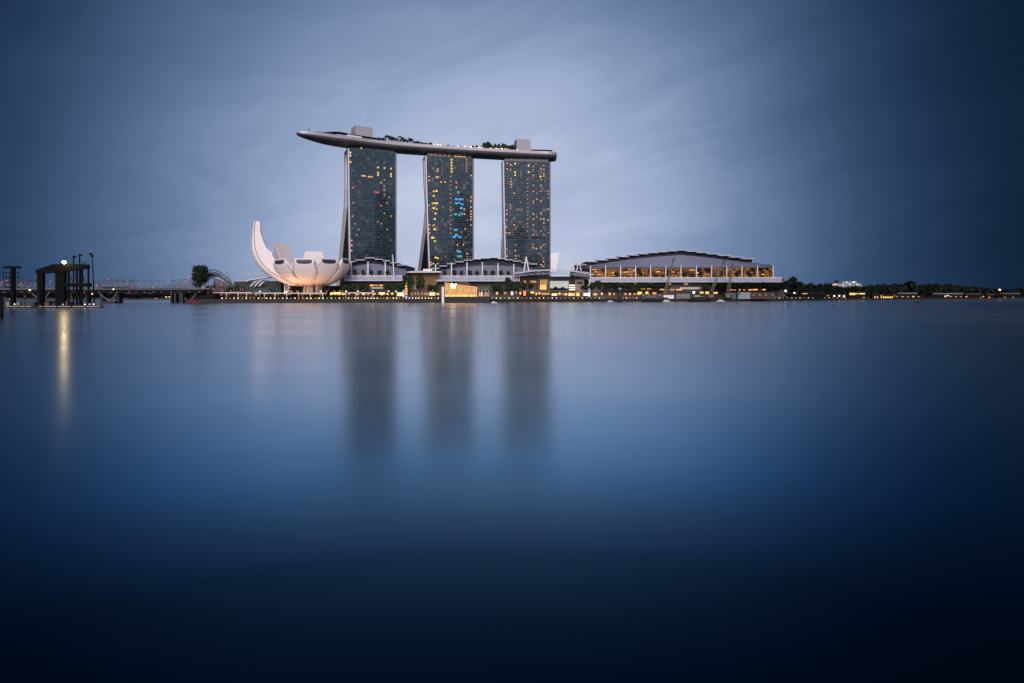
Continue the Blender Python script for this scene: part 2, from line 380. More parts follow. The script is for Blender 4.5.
    q = MB(); q.hexa([pt(-.3, -.6, ztop), pt(L + .3, -.6, ztop), pt(L + .3, Dt, ztop), pt(-.3, Dt, ztop), pt(-.3, -.6, ztop + .7), pt(L + .3, -.6, ztop + .7), pt(L + .3, Dt, ztop + .7), pt(-.3, Dt, ztop + .7)])
    part('parapet', q, grid_grey, root)
    # strut frames that carry the deck
    for i in range(9):
        a = lerp(5, L - 5, i / 8); part('deck_strut', MB().bar(pt(a, 3, ztop + .7), pt(a, .5, ztop + 5.5), .6), fin_grey, root)
    def hit(px, py):
        d = Vector(((px - 512) / F, 1, (HY - py) / F)); o = Vector((0, 0, H)); n = b
        t = (Cn - o).dot(n) / d.dot(n); p = o + d * t; return (p - Cn).dot(u), p.z
    for (px, py, m, w, h) in lits:
        a, z = hit(px, py)
        a = min(max(a, s_(z) + 1.6), L - 1.6)
        if z > ztop - 1: 
            z = ztop + 2.6; d0 = 1.9
        else: d0 = -.34
        q = MB(); q.hexa([pt(a - w / 2, d0, z - h / 2), pt(a + w / 2, d0, z - h / 2), pt(a + w / 2, d0 + .3, z - h / 2), pt(a - w / 2, d0 + .3, z - h / 2),
                          pt(a - w / 2, d0, z + h / 2), pt(a + w / 2, d0, z + h / 2), pt(a + w / 2, d0 + .3, z + h / 2), pt(a - w / 2, d0 + .3, z + h / 2)])
        part('lit_window', q, m, root)
    for (x0, x1, y0, y1) in louv:
        (a0, z0), (a1, z1) = hit(x0, y1), hit(x1, y0)
        q = MB(); q.hexa([pt(a0, -.5, z0), pt(a1, -.5, z0), pt(a1, .1, z0), pt(a0, .1, z0), pt(a0, -.5, z1), pt(a1, -.5, z1), pt(a1, .1, z1), pt(a0, .1, z1)])
        part('plant_louvre', q, dark_steel, root)
    TOW.append((Cn, u, b, L, Dt))
rnd = random.Random(4)
def L1(x, y, x0, sc, m, w=1.9, h=1.7): return (x0 + x / sc, 140 + y / sc, m, w, h)
O, OD, Yw, Yd, Bw, Cw, Ww, Rd = orange_w, orange_d, yellow_w, yellow_d, blue_w, cyan_w, white_w, glow('red_room', (1, .12, .1), .7)
A = [L1(x, y, 330, 5.25, yellow_w, 2.0, 1.9) for x, y in ((107, 66), (107, 82), (107, 116), (252, 144), (252, 172), (252, 184), (286, 147), (320, 150), (320, 178), (320, 190), (167, 44))]
A += [L1(x, y, 330, 5.25, amber, 2.6, 1.6) for x, y in ((170, 188), (182, 189), (203, 193), (217, 193))]
A += [L1(x, y, 330, 5.25, OD) for x, y in ((285, 210), (285, 240), (285, 262), (287, 285), (268, 345), (285, 385), (250, 430), (270, 440), (140, 500), (150, 470), (300, 470), (320, 400), (120, 250), (122, 330), (118, 400), (300, 330), (310, 300), (130, 440))]
A += [L1(268, 224, 330, 5.25, O), L1(235, 273, 330, 5.25, Rd), L1(250, 275, 330, 5.25, Rd, 3.5), L1(113, 527, 330, 5.25, O), L1(113, 553, 330, 5.25, O), L1(113, 581, 330, 5.25, O)]
tower(348, 770, 24, 62.5, 195.6, 2.6, [(150, 344), (185, 344.6), (205, 343.6), (258, 338), (290, 334.5)], [(150, 348), (290, 350.6)], 9,
      'northern hotel tower of dark teal glass, few lit rooms, widest splayed legs', A)
B_ = [L1(210, y, 410, 5.06, yellow_w, 2.2, 2.2) for y in (100, 115, 130, 145, 160)] + [L1(x, 86, 410, 5.06, amber, 1.9, 1.5) for x in range(232, 292, 12)] + [L1(x, 86, 410, 5.06, OD) for x in range(110, 200, 22)]
B_ += [L1(x, y, 410, 5.06, O) for x, y in ((140, 147), (140, 158), (158, 213), (178, 213), (97, 185), (97, 205), (97, 330), (97, 430), (97, 450), (97, 470), (275, 350), (275, 375), (280, 450), (240, 530), (270, 530), (240, 560), (290, 575), (308, 180), (308, 290), (308, 310), (308, 340), (308, 360), (308, 374), (308, 388), (308, 402), (308, 430), (105, 620), (118, 625), (105, 632), (140, 625), (235, 215), (235, 240))]
B_ += [L1(x, y, 410, 5.06, Yw if i % 3 else Yd, rnd.choice((2.4, 3.2, 4.6)), 2.1) for i, (x, y) in enumerate(((120, 260), (135, 258), (120, 283), (118, 320), (135, 320), (120, 345), (135, 350), (130, 372), (125, 400), (120, 430), (125, 452), (115, 495), (125, 512), (130, 595), (140, 598), (138, 188)))]
B_ += [L1(x, y, 410, 5.06, Bw if i % 4 else Cw, rnd.choice((2.8, 4.2)), 2.6) for i, (x, y) in enumerate(((245, 265), (235, 300), (252, 300), (265, 300), (235, 320), (250, 318), (265, 325), (260, 345), (230, 375), (250, 380), (262, 372), (230, 455), (235, 480), (225, 490), (250, 490), (250, 565), (245, 588), (258, 588)))]
B_ += [L1(205, y, 410, 5.06, OD, 1.6, 1.5) for y in range(185, 480, 22)] + [L1(286, y, 410, 5.06, OD) for y in range(100, 170, 14)]
B_ += [L1(290, 443, 410, 5.06, Ww, 3.5), L1(302, 515, 410, 5.06, Ww, 1.6, 2.6), L1(290, 548, 410, 5.06, Ww, 2.6, 2.6)]
tower(425.5, 806, 17, 66.2, 194.4, 6.4, [(157, 422), (180, 423.4), (205, 425.3), (225, 424), (268, 418), (290, 415.3)], [(157, 425), (205, 427.2), (268, 430.5), (290, 431.2)], 8,
      'middle hotel tower with many blue and yellow lit windows', B_[:100])
T3 = [L1(x, y, 490, 5.06, Yw, 2.0, 2.2) for x, y in ((127, 120), (127, 163), (127, 178), (195, 130), (195, 162), (255, 185))]
T3 += [L1(x, y, 490, 5.06, O if rnd.random() < .6 else OD, 1.6, 1.6) for x, y in
       [(87, 118), (87, 146), (105, 125), (105, 150), (107, 195), (107, 210), (107, 225), (107, 240), (122, 270), (105, 330), (105, 345), (85, 355), (85, 375), (85, 405), (82, 440), (85, 470), (100, 470), (122, 400), (122, 430)] +
       [(220, y) for y in (135, 150, 180, 230, 260, 310, 320, 375, 400, 430, 455, 480)] + [(258, y) for y in (145, 160, 200, 230, 260, 310, 370, 400, 460)] +
       [(272, y) for y in (130, 150, 170, 182, 400, 420, 440, 480)] + [(295, y) for y in (260, 275, 295, 350, 405, 470)] + [(236, y) for y in (270, 300, 390, 480)] +
       [(85, 550), (87, 588), (130, 530), (130, 558), (130, 586), (130, 600), (218, 530), (218, 545), (235, 550), (258, 540), (272, 530), (270, 600), (270, 615), (258, 630), (270, 640)]]
T3 += [L1(190, y, 490, 5.06, OD, 1.4, 1.4) for y in range(200, 480, 20)]
tower(503, 836, 8, 67.4, 194.4, 4.2, [(160, 500.8), (219, 502.8), (235, 502.4), (258, 500.6), (290, 498)], [(160, 502.6), (219, 504.8), (258, 505.4), (290, 505.8)], 9,
      'southern hotel tower of grey glass with columns of small orange lit rooms', T3[:100],
      ((507, 514, 237, 238.8), (524, 527.8, 237, 238.8), (531, 541.8, 237, 238.8), (544, 546, 237, 238.8)))

# the office district across the bay, outside the frame: it is what the tower glass mirrors
q = MB(); r = random.Random(9)
for (x, y, w, h) in ((330, 60, 34, 285), (392, 40, 26, 245), (452, 10, 40, 170), (300, -40, 46, 120), (520, -60, 36, 225), (248, -10, 24, 200), (600, -40, 60, 130), (210, -80, 50, 95), (410, -120, 70, 150)):
    q.box(x, x + w, y, y + 30, 0, h); q.box(x + w * .2, x + w * .8, y + 6, y + 24, h, h + 9)
    for k in range(int(h / 7)): q.box(x - .3, x + w + .3, y - .3, y + 30.3, k * 7 + 5, k * 7 + 6.2)
struct('office_skyline', q, mat('office_cladding', (.045, .05, .055), .5, var=.3), 'stuff')

# ------------------------------------------------------------------ sky deck
def tc_(i): Cn, u, b, L, Dt = TOW[i]; return Cn + u * L / 2 + b * 9
Cn3, u3, b3, L3, D3 = TOW[2]
ctr = [Vector((X(296.3, 733), 733, 0)), tc_(0), tc_(1), tc_(2), Cn3 + u3 * (L3 + 9) + b3 * 9]
ctr = [ctr[0] + (ctr[0] - ctr[1])] + ctr + [ctr[-1] + (ctr[-1] - ctr[-2])]
def cat(p0, p1, p2, p3, t): return .5 * ((2 * p1) + (p2 - p0) * t + (2 * p0 - 5 * p1 + 4 * p2 - p3) * t * t + (3 * p1 - p0 - 3 * p2 + p3) * t ** 3)
sp = []
for i in range(1, 5):
    for j in range(24): sp.append(cat(ctr[i - 1], ctr[i], ctr[i + 1], ctr[i + 2], j / 24))
sp.append(ctr[5])
cum = [0.0]
for a, b in zip(sp, sp[1:]): cum.append(cum[-1] + (b - a).length)
TOT = cum[-1]
def spos(s):
    s = min(max(s, 0), TOT)
    for i in range(len(sp) - 1):
        if s <= cum[i + 1]:
            t = (s - cum[i]) / (cum[i + 1] - cum[i]); p = sp[i].lerp(sp[i + 1], t)
            d = (sp[min(i + 2, len(sp) - 1)] - sp[max(i - 1, 0)]).normalized(); return p, d
    return sp[-1], (sp[-1] - sp[-2]).normalized()
DZ = 206.9
def hw(s):
    w = 18.5 * min(1, (s / 62.0)) ** .42
    e = TOT - s
    if e < 14: w *= (.55 + .45 * math.sqrt(max(0, 1 - (1 - e / 14) ** 2)))
    return max(w, .6)
def hd(s): return 6.5 * min(1, .15 + .85 * (s / 40.0) ** .5) if s < 40 else 6.5
def zd(s): return DZ - 1.0 * max(0, 1 - s / 90) 
root = thing('sky_deck', (sp[40].x, sp[40].y, 197), 'long boat shaped sky deck lying across the tops of the three towers', 'rooftop deck')
q = MB(); fq = MB(); dq = MB(); ss = [TOT * (i / 90) ** 1.15 for i in range(91)]
rings = []; fr_ = []; dk = []
for s in ss:
    p, d = spos(s); n = Vector((d.y, -d.x, 0)); w = hw(s); h = hd(s); z = zd(s)
    fh = min(3.4, .5 + h * .36)
    ring = []
    for k in range(13):
        a = math.pi * k / 12
        ring.append(p + n * w * math.cos(a) * (1.0) + UP * (z - fh - (h - fh * .2) * math.sin(a) ** .8 * 0.92))
    ring += [p - n * w + UP * (z - fh + .02), p + n * w + UP * (z - fh + .02)]
    rings.append(ring)
    wo_ = w + .25
    fr_.append([p + n * wo_ + UP * (z - fh), p - n * wo_ + UP * (z - fh), p - n * wo_ + UP * (z + .9), p - n * (wo_ - .5) + UP * (z + .9), p - n * (wo_ - .5) + UP * (z - .05), p + n * (wo_ - .5) + UP * (z - .05), p + n * (wo_ - .5) + UP * (z + .9), p + n * wo_ + UP * (z + .9)])
    dk.append([p + n * (w - .6) + UP * (z - .04), p - n * (w - .6) + UP * (z - .04), p - n * (w - .6) + UP * (z + .05), p + n * (w - .6) + UP * (z + .05)])
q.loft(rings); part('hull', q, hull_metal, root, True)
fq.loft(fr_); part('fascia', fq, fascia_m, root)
dq.loft(dk); part('deck', dq, deck_m, root)
def s_at(px):
    lo, hi = 0, TOT
    for _ in range(40):
        m_ = (lo + hi) / 2; p, d = spos(m_)
        if 512 + p.x / p.y * F < px: lo = m_
        else: hi = m_
    return lo
def onbox(mb, px0, px1, n0, n1, z0, z1):
    s0, s1 = s_at(px0), s_at(px1); (p0, d0), (p1, d1) = spos(s0), spos(s1)
    na, nb = Vector((d0.y, -d0.x, 0)), Vector((d1.y, -d1.x, 0))
    mb.hexa([p0 + na * n1 + UP * z0, p1 + nb * n1 + UP * z0, p1 + nb * n0 + UP * z0, p0 + na * n0 + UP * z0, p0 + na * n1 + UP * z1, p1 + nb * n1 + UP * z1, p1 + nb * n0 + UP * z1, p0 + na * n0 + UP * z1]); return mb
lift_m = mat('lift_core_cladding', (.36, .34, .38), .6, var=.06)
for a, b, zt in ((353.5, 371.5, DZ + 18.5), (515.5, 529.5, DZ + 19.0)):
    o = part('lift_core', onbox(MB(), a, b, -9, 7, DZ, zt), lift_m, root)
    part('core_cap', onbox(MB(), a + .2, b - .2, -8.7, 6.7, zt, zt + .5), grey_steel, o)
o = part('lift_machine_box', onbox(MB(), 362, 365, -4, 1, DZ + 19, DZ + 20.2), dark_steel, root)
# observation deck canopy (curved thin roof), restaurant roof, south pavilion
q = MB(); rg = []
for i in range(17):
    t = i / 16; s = lerp(s_at(323), s_at(353), t); p, d = spos(s); n = Vector((d.y, -d.x, 0)); z = DZ + 1.6 + 4.4 * math.sin(math.pi * min(1, .12 + t * .62)); w = 10 * math.sin(math.pi * (.1 + .8 * min(1, t * .8 + .1))) 
    rg.append([p + n * w + UP * z, p - n * w + UP * z, p - n * w + UP * (z + .7), p + n * w + UP * (z + .7)])
q.loft(rg); part('observation_canopy', q, dark_steel, root)
part('restaurant_wall', onbox(MB(), 334, 352, -6, 11, DZ, DZ + 3.0), fin_grey, root)
part('bar_pavilion', onbox(MB(), 343, 358, 9, 15, DZ, DZ + 3.4), white_paint, root)
part('terrace_wall', onbox(MB(), 346, 376, 11.5, 12.5, DZ, DZ + 3.2), mat('terrace_screen', (.05, .04, .04), .6), root)
part('terrace_roof', onbox(MB(), 345, 374, 4, 13.5, DZ + 4.4, DZ + 5.0), dark_steel, root)
part('south_pavilion', onbox(MB(), 529.7, 550, -9, 8, DZ, DZ + 3.6), mat('pavilion_wall', (.12, .10, .10), .5), root)
part('pavilion_roof', onbox(MB(), 529.7, 551, -11, 12, DZ + 3.6, DZ + 4.4), dark_steel, root)
part('lounge_roof', onbox(MB(), 428, 468, -12, 4, DZ + 2.8, DZ + 3.6), dark_steel, root)
part('lounge_wall', onbox(MB(), 429, 467, -10, 1, DZ, DZ + 2.8), brown_wall, root)
rnd = random.Random(11)
for px in (432.5, 435, 437, 439.5, 442.5, 456.5, 458, 462.5, 466, 469, 473, 476.5, 479.5, 488.5, 490, 494, 496.5, 500, 502.5, 505, 515.2):
    p, d = spos(s_at(px)); n = Vector((d.y, -d.x, 0)); p = p + n * rnd.uniform(13, 17) + UP * (DZ + 2.0)
    part('deck_lamp', MB().ball(p, .95, 7, 5), lamp_w if rnd.random() < .65 else amber, root)
p, d = spos(s_at(309)); q = MB(); q.tube([p + UP * DZ, p + UP * (DZ + 7)], .22, 5); q.bar(p + UP * (DZ + 5) - d * 1.8, p + UP * (DZ + 5) + d * 1.8, .4)
part('mast', q, dark_steel, root)
q = MB()
for i in range(14):
    px = lerp(313, 326, i / 13); p, d = spos(s_at(px)); n = Vector((d.y, -d.x, 0)); q.tube([p + n * (hw(s_at(px)) - 1.2) + UP * DZ, p + n * (hw(s_at(px)) - 1.2) + UP * (DZ + 1.8)], .3, 5)
part('railing_posts', q, dark_steel, root)

# ------------------------------------------------------------------ trees
def crown_mesh(name, m, seed, n=620, leaf=.075, blobs=11, flat=1.0):
    r = random.Random(seed); q = MB(); cs = []
    for i in range(blobs):
        a = r.uniform(0, 6.283); rad = r.uniform(.08, .34); z = r.uniform(.34, .86)
        if z > .7: rad *= .6
        cs.append((Vector((rad * math.cos(a), rad * math.sin(a), z)), r.uniform(.11, .2)))
    for i in range(n):
        c, br = r.choice(cs); v = Vector((r.gauss(0, 1), r.gauss(0, 1), r.gauss(0, 1))).normalized() * br * r.uniform(.55, 1.08)
        v.z *= flat; p = c + v
        u = Vector((r.gauss(0, 1), r.gauss(0, 1), r.gauss(0, 1))).normalized(); w = u.cross(Vector((r.gauss(0, 1), r.gauss(0, 1), r.gauss(0, 1)))).normalized()
        l = leaf * r.uniform(.6, 1.5); q.face([p - u * l - w * l * .5, p + u * l * .3 - w * l * .7, p + u * l + w * l * .4, p - u * l * .2 + w * l * .7])
    return mesh(name, q, m), cs
def trunk_mesh(name, cs, m, seed):
    r = random.Random(seed); q = MB(); q.tube([(0, 0, -.02), (.006, .004, .2), (0, 0, .45), (0, 0, .62)], [.028, .022, .016, .008], 6)
    for c, br in cs[:5]: q.tube([(0, 0, r.uniform(.22, .36)), tuple((Vector((0, 0, .34)) + c) / 2), tuple(c)], [.013, .009, .005], 5)
    return mesh(name, q, m)
TREES = {}
def proto(kind, m, seeds, **kw):
    TREES[kind] = []
    for s in seeds:
        cm_, cs = crown_mesh('crown', m, s, **kw); TREES[kind].append((cm_, trunk_mesh('trunk', cs, bark_m, s)))
proto('tree', leaf_m, (1, 2, 3, 4, 5)); proto('far', leaf_far, (11, 12, 13, 14), n=900, leaf=.085, blobs=15)
proto('big', leaf_black, (22,), n=2300, leaf=.036, blobs=30)
def palm_mesh(seed):
    r = random.Random(seed); q = MB()
    for i in range(15):
        a = r.uniform(0, 6.283); up = r.uniform(.0, .38); d = Vector((math.cos(a), math.sin(a), 0)); pr = None; s_ = Vector((-d.y, d.x, 0))
        for k in range(6):
            t = k / 5; p = Vector((0, 0, .72)) + d * .42 * t + Vector((0, 0, up * t - .38 * t * t)); w = .06 * math.sin(math.pi * (.12 + .86 * t))
            cur = (p - s_ * w + Vector((0, 0, -.03)), p, p + s_ * w + Vector((0, 0, -.03)))
            if pr: q.face([pr[0], pr[1], cur[1], cur[0]]); q.face([pr[1], pr[2], cur[2], cur[1]])
            pr = cur
    c = mesh('crown', q, leaf_black); t = MB(); t.tube([(0, 0, -.02), (.015, 0, .35), (0, 0, .73)], [.03, .022, .018], 6)
    return c, mesh('trunk', t, bark_m)
TREES['palm'] = [palm_mesh(s) for s in (31, 32, 33)]
TN = [0]
def tree(kind, base, h, w, label, group=None, name='tree', cat='tree'):
    TN[0] += 1; cm_, tm = TREES[kind][TN[0] % len(TREES[kind])]
    o = bpy.data.objects.new(name, None); COL.objects.link(o); o.location = base; o.scale = (w, w, h); o.rotation_euler = (0, 0, TN[0] * 1.7); o.empty_display_size = .1
    tag(o, label, cat, group)
    for nm, me in (('crown', cm_), ('trunk', tm)):
        c = bpy.data.objects.new(nm, me); COL.objects.link(c); c.parent = o
    return o
def tree_px(kind, px, ytop, ybot, wpx, Y, label, group=None, **kw):
    zb = Z(ybot, Y); h = (ybot - ytop) * Y / F; w = wpx * Y / F / .82
    return tree(kind, (X(px, Y), Y, zb), h / .98, w, label, group, **kw)
# on the sky deck
rnd = random.Random(5)
row = [377, 379.5, 385, 387.5, 390, 393, 396, 399, 402, 404.5, 407, 410]
for i, px in enumerate(row):
    p, d = spos(s_at(px)); n = Vector((d.y, -d.x, 0))
    tree('palm', p + n * rnd.uniform(3, 13) + UP * DZ, rnd.uniform(10, 14) if px > 383 else 8, rnd.uniform(12, 15), f'{ORDN[i]} palm from the left in the sky deck clump beside the left lift core', 'palms on the sky deck', name='palm_tree', cat='palm')
row = [483.5, 486, 488.5, 491.5, 494.5, 497.5, 501.5, 504.5, 507, 509.5, 512, 514]
for i, px in enumerate(row):
    p, d = spos(s_at(px)); n = Vector((d.y, -d.x, 0))
    tree('tree', p + n * rnd.uniform(3, 12) + UP * DZ, rnd.uniform(9, 12.5), rnd.uniform(7, 9), f'{ORDN[i]} bushy tree from the left on the sky deck beside the right lift core', 'trees on the sky deck')
for i, px in enumerate((374, 381.5, 413.5, 417, 421, 425, 429, 447, 452, 471, 475)):
    p, d = spos(s_at(px)); n = Vector((d.y, -d.x, 0))
    tree('tree', p + n * rnd.uniform(6, 14) + UP * DZ, rnd.uniform(4, 6.5), rnd.uniform(6, 9), f'{ORDN[i]} low shrub from the left along the open edge of the sky deck', 'shrubs on the sky deck', name='shrub', cat='shrub')
for i, px in enumerate((431, 435, 443, 459, 463, 479.5)):
    p, d = spos(s_at(px)); n = Vector((d.y, -d.x, 0)); b0 = p + n * (8 if i < 5 else 14) + UP * DZ
    q = MB(); q.tube([b0, b0 + UP * 4.4], .15, 5); q.loft([[b0 + UP * 4.0 + Vector((1.7 * math.cos(k * .785), 1.7 * math.sin(k * .785), 0)) for k in range(8)], [b0 + UP * 5.2 + Vector((.15 * math.cos(k * .785), .15 * math.sin(k * .785), 0)) for k in range(8)]])
    solo('parasol', q, dark_steel, b0, f'{ORDN[i]} small dark parasol from the left standing on the open middle of the sky deck', 'parasol', 'parasols on the sky deck')

# ------------------------------------------------------------------ lotus shaped museum
MC = Vector((X(312, 530), 530, 0))
root = thing('lotus_museum', MC + UP * LZ, 'white lotus shaped museum of curved petals with one tall petal on the left', 'museum')
def petal(phi, ru, zu, tmax, hwt, tht, over=0.0, tipx=0.0, z0=14.0, r0=6.0, frame=True, name='petal'):
    """underside profile r(t), z(t); hwt and tht give half width and thickness along it"""
    er = Vector((math.cos(R(phi)), math.sin(R(phi)), 0)); et = Vector((-er.y, er.x, 0)); rings = []; nS = 26; prof = []
    for i in range(nS + 1):
        t = R(tmax) * i / nS; prof.append((r0 + ru * math.sin(t), z0 + zu * (1 - math.cos(t))))
    if over:
        r1, z1 = prof[-1]
        for i in range(1, 15): prof.append((r1 - tipx * (i / 14) ** 2, z1 + over * i / 14))
    n = len(prof)
    for i, (r, z) in enumerate(prof):
        a = prof[max(i - 1, 0)]; b = prof[min(i + 1, n - 1)]; T = Vector((b[0] - a[0], b[1] - a[1])).normalized(); Nn = Vector((-T.y, T.x))
        f = i / (n - 1); w = interp(hwt, f); th = interp(tht, f)
        if not over:
            kk = max(0, (f - .45) / .55) ** 1.2; Nn = (Nn * (1 - kk) + Vector((-.08, 1)) * kk).normalized()
        def pp(x, y): return MC + er * (r + Nn.x * y) + UP * (z + Nn.y * y) + et * x
        rings.append([pp(-w, th), pp(-w, th * .30), pp(-w * .82, th * .13), pp(-w * .45, th * .03), pp(0, 0), pp(w * .45, th * .03), pp(w * .82, th * .13), pp(w, th * .30), pp(w, th)])
    q = MB(); q.loft(rings, cap=False)
    q.f.append(tuple(range(9))[::-1]); q.m.append(0)
    last = len(q.v) - 9; E = rings[-1]; cen = sum(E, Vector()) / 9
    inner = [cen + (p - cen) * .84 for p in E]
    inw = (rings[-2][4] - rings[-1][4]).normalized() if over else (sum(rings[-3], Vector()) / 9 - cen).normalized()
    rec = [p + inw * 1.0 for p in inner]
    i0 = len(q.v); q.v += inner; i1 = len(q.v); q.v += rec
    for j in range(9):
        k = (j + 1) % 9
        q.f.append((last + j, last + k, i0 + k, i0 + j)); q.m.append(0); q.f.append((i0 + j, i0 + k, i1 + k, i1 + j)); q.m.append(0)
    o = part(name, q, white_panel, root, False)
    s = MB(); s.face([p + inw * -.3 for p in rec]); s.f[-1] = s.f[-1]
    part('skylight', MB().loft([[p + inw * .30 for p in rec], [p - inw * .30 for p in rec]]), mat('skylight_glass', (.035, .045, .055), .5, var=.3, spec=.25), o)
    # dark seam line along the edge of the petal
    sm = MB()
    for side in (1, 7): sm.tube([rg_[side] + (rg_[side] - rg_[4]).normalized() * .1 for rg_ in rings[3:]], .22, 5)
    part('edge_seam', sm, mat('seam_dark', (.12, .10, .10), .6), o)
    return o
FW = [(0, 2.6), (.35, 7.0), (.75, 9.6), (.9, 8.8), (1, 7.4)]; FT = [(0, 3), (.5, 7.0), (.85, 5.6), (1, 5.0)]
petal(197, 43.6, 34, 90, [(0, 3.5), (.3, 7.5), (.55, 7.0), (.8, 4.4), (1, 2.3)], [(0, 4), (.25, 13), (.5, 16), (.7, 11), (.85, 7.2), (1, 5.0)], over=22.5, tipx=2.4)
petal(238, 29, 24.5, 74, FW, FT)
petal(278, 29, 24.5, 74, FW, FT)
petal(313, 28.5, 25.5, 74, FW, FT)
petal(343, 30, 26.5, 74, [(0, 2.6), (.35, 6.2), (.65, 7.4), (1, 6.2)], FT)
petal(152, 34, 38, 84, [(0, 2.6), (.35, 6.6), (.65, 7.6), (1, 6.6)], [(0, 3), (.5, 9), (.85, 8), (1, 6)])
petal(106, 31, 32, 84, FW, FT)
petal(40, 27, 23, 84, FW, FT)
q = MB(); q.loft([[MC + Vector((r * math.cos(a * math.pi / 12), r * math.sin(a * math.pi / 12), z)) for a in range(24)] for r, z in ((4, 13.2), (9, 14.2), (15, 16.6), (20, 20.5), (25, 27), (28, 33), (22, 34), (2, 34))])
part('bowl', q, white_panel, root, True)
q = MB(); q.loft([[MC + Vector((r * math.cos(a * math.pi / 9), r * math.sin(a * math.pi / 9), z)) for a in range(18)] for r, z in ((8.5, LZ), (8.5, 13.6))])
part('lobby_glass', q, glow('lobby_glow', (1, .52, .18), .13, .9, .5), root)
for i, px in enumerate((300.4, 314, 326.5, 331.5, 292, 320.5, 307)):
    Y = (520, 517, 520, 529, 534, 545, 545)[i]
    t_ = MC + (Vector((X(px, Y), Y, 0)) - MC) * .75
    part('column', MB().tube([Vector((X(px, Y), Y, LZ)), Vector((t_.x + (1.0 if px > 325 else 0), t_.y, 17.0))], [.85, .75], 8), dark_steel, root)
q = MB()
for px in (284.5, 288.5):
    q.tube([P(px, 295, 512), P(px, 279.5, 512)], .3, 6)
for i in range(5):
    y0 = 280 + i * 3; q.bar(P(284.5, y0, 512), P(291.0, y0 + 2.2, 512), .55, .4); q.bar(P(288.5, y0 + 3, 512), P(284.5, y0 + 1.5, 512), .35)
part('escape_stair', q, fin_grey, root)
q = MB()
for i in range(4):
    a = P(303 + i * 4.2, 294.5, 519); b = P(305.5 + i * 4.2, 283.5, 521); q.tube([a, b], .28, 5); q.tube([Vector((b.x, a.y, a.z)), Vector((a.x, b.y, b.z))], .28, 5)
part('lattice_core', q, fin_grey, root)
for i, (px, Y) in enumerate(((283, 511), (296, 508), (309, 506), (320.5, 508), (334, 512), (289, 524))):
    b0 = Vector((X(px, Y), Y, LZ + .6)); o = part('uplight', MB().tube([b0 - UP * .6, b0], .45, 8), dark_steel, root)
    part('lamp_lens', MB().tube([b0, b0 + UP * .12], .38, 8), amber_dim, o)
    ld = bpy.data.lights.new('uplight_beam', 'AREA'); ld.shape = 'DISK'; ld.size = 1.6; ld.energy = (1500, 1250, 700, 420, 300, 1100)[i]; ld.color = (1, .50, .20)
    lo = bpy.data.objects.new('uplight_beam', ld); COL.objects.link(lo); lo.parent = root; lo.rotation_euler = (R(180), 0, 0); lo.location = Vector((MC.x + (b0.x - MC.x) * 1.0, MC.y + (b0.y - MC.y) * 1.0, 7.5)) - (MC + UP * LZ)
root = thing('low_block', P(304, 298, 590), 'low dark building seen between the lotus museum columns', 'building')
part('wall', MB().pbox(263, 346, 286.5, 298.5, 590, 14), mat('low_block_wall', (.03, .028, .03), .7), root); part('roof', MB().pbox(262, 347, 285.8, 286.5, 589, 16), dark_steel, root)
for x in (290, 296.5, 318, 325, 333, 338.5, 342): part('lit_window', MB().pbox(x, x + 2.2, 290.4, 293.6, 589.6, .3), amber_dim, root)
# low dark wing left of the museum
root = thing('museum_annex', P(258, 296, 548), 'low dark annex with pale blade canopies left of the white lotus museum', 'annex building')
part('dark_wall', MB().pbox(234, 281, 281, 298, 548, 16), mat('annex_wall', (.025, .03, .032), .6), root)
part('roof_edge', MB().pbox(233, 262, 280.2, 281.6, 547, 18), fin_grey, root)
q = MB(); q.loft([[P(237.5 + 34 * t, 274.1 - .9 * math.sin(t * 2) - .1, 546 + 3 * t) + Vector((0, a, c)) for a, c in ((0, -.3 - .5 * t), (8 * t + .6, -.2), (8 * t + .6, .25), (0, .25 + .4 * t))] for t in [i / 10 for i in range(11)]])
part('blade_canopy', q, fin_grey, root)
q = MB(); q.loft([[P(246 + 22 * t, 281.0 - 3.6 * t ** .7, 544) + Vector((0, a, c)) for a, c in ((0, -.35), (9, -.35), (9, .3), (0, .3))] for t in [i / 8 for i in range(9)]])
part('curved_canopy', q, white_paint, root)
for k in range(3):
    q = MB(); q.loft([[P(250.5 + k * 4.2 + 6 * t, 286.2 - 4.6 * math.sin(t * 1.5), 541) + Vector((a, b, 0)) for a, b in ((-.7, 0), (.7, 0), (.7, 1), (-.7, 1))] for t in [i / 8 for i in range(9)]])
    part('white_rib', q, white_paint, root)
q = MB(); q.prism([P(250, 293.5, 539), P(252, 290.5, 539), P(258, 288.2, 539), P(268, 288.6, 539), P(275, 293.5, 539)], (0, 6, 0)); part('tent_roof', q, mat('dark_tent', (.05, .06, .075), .6), root)

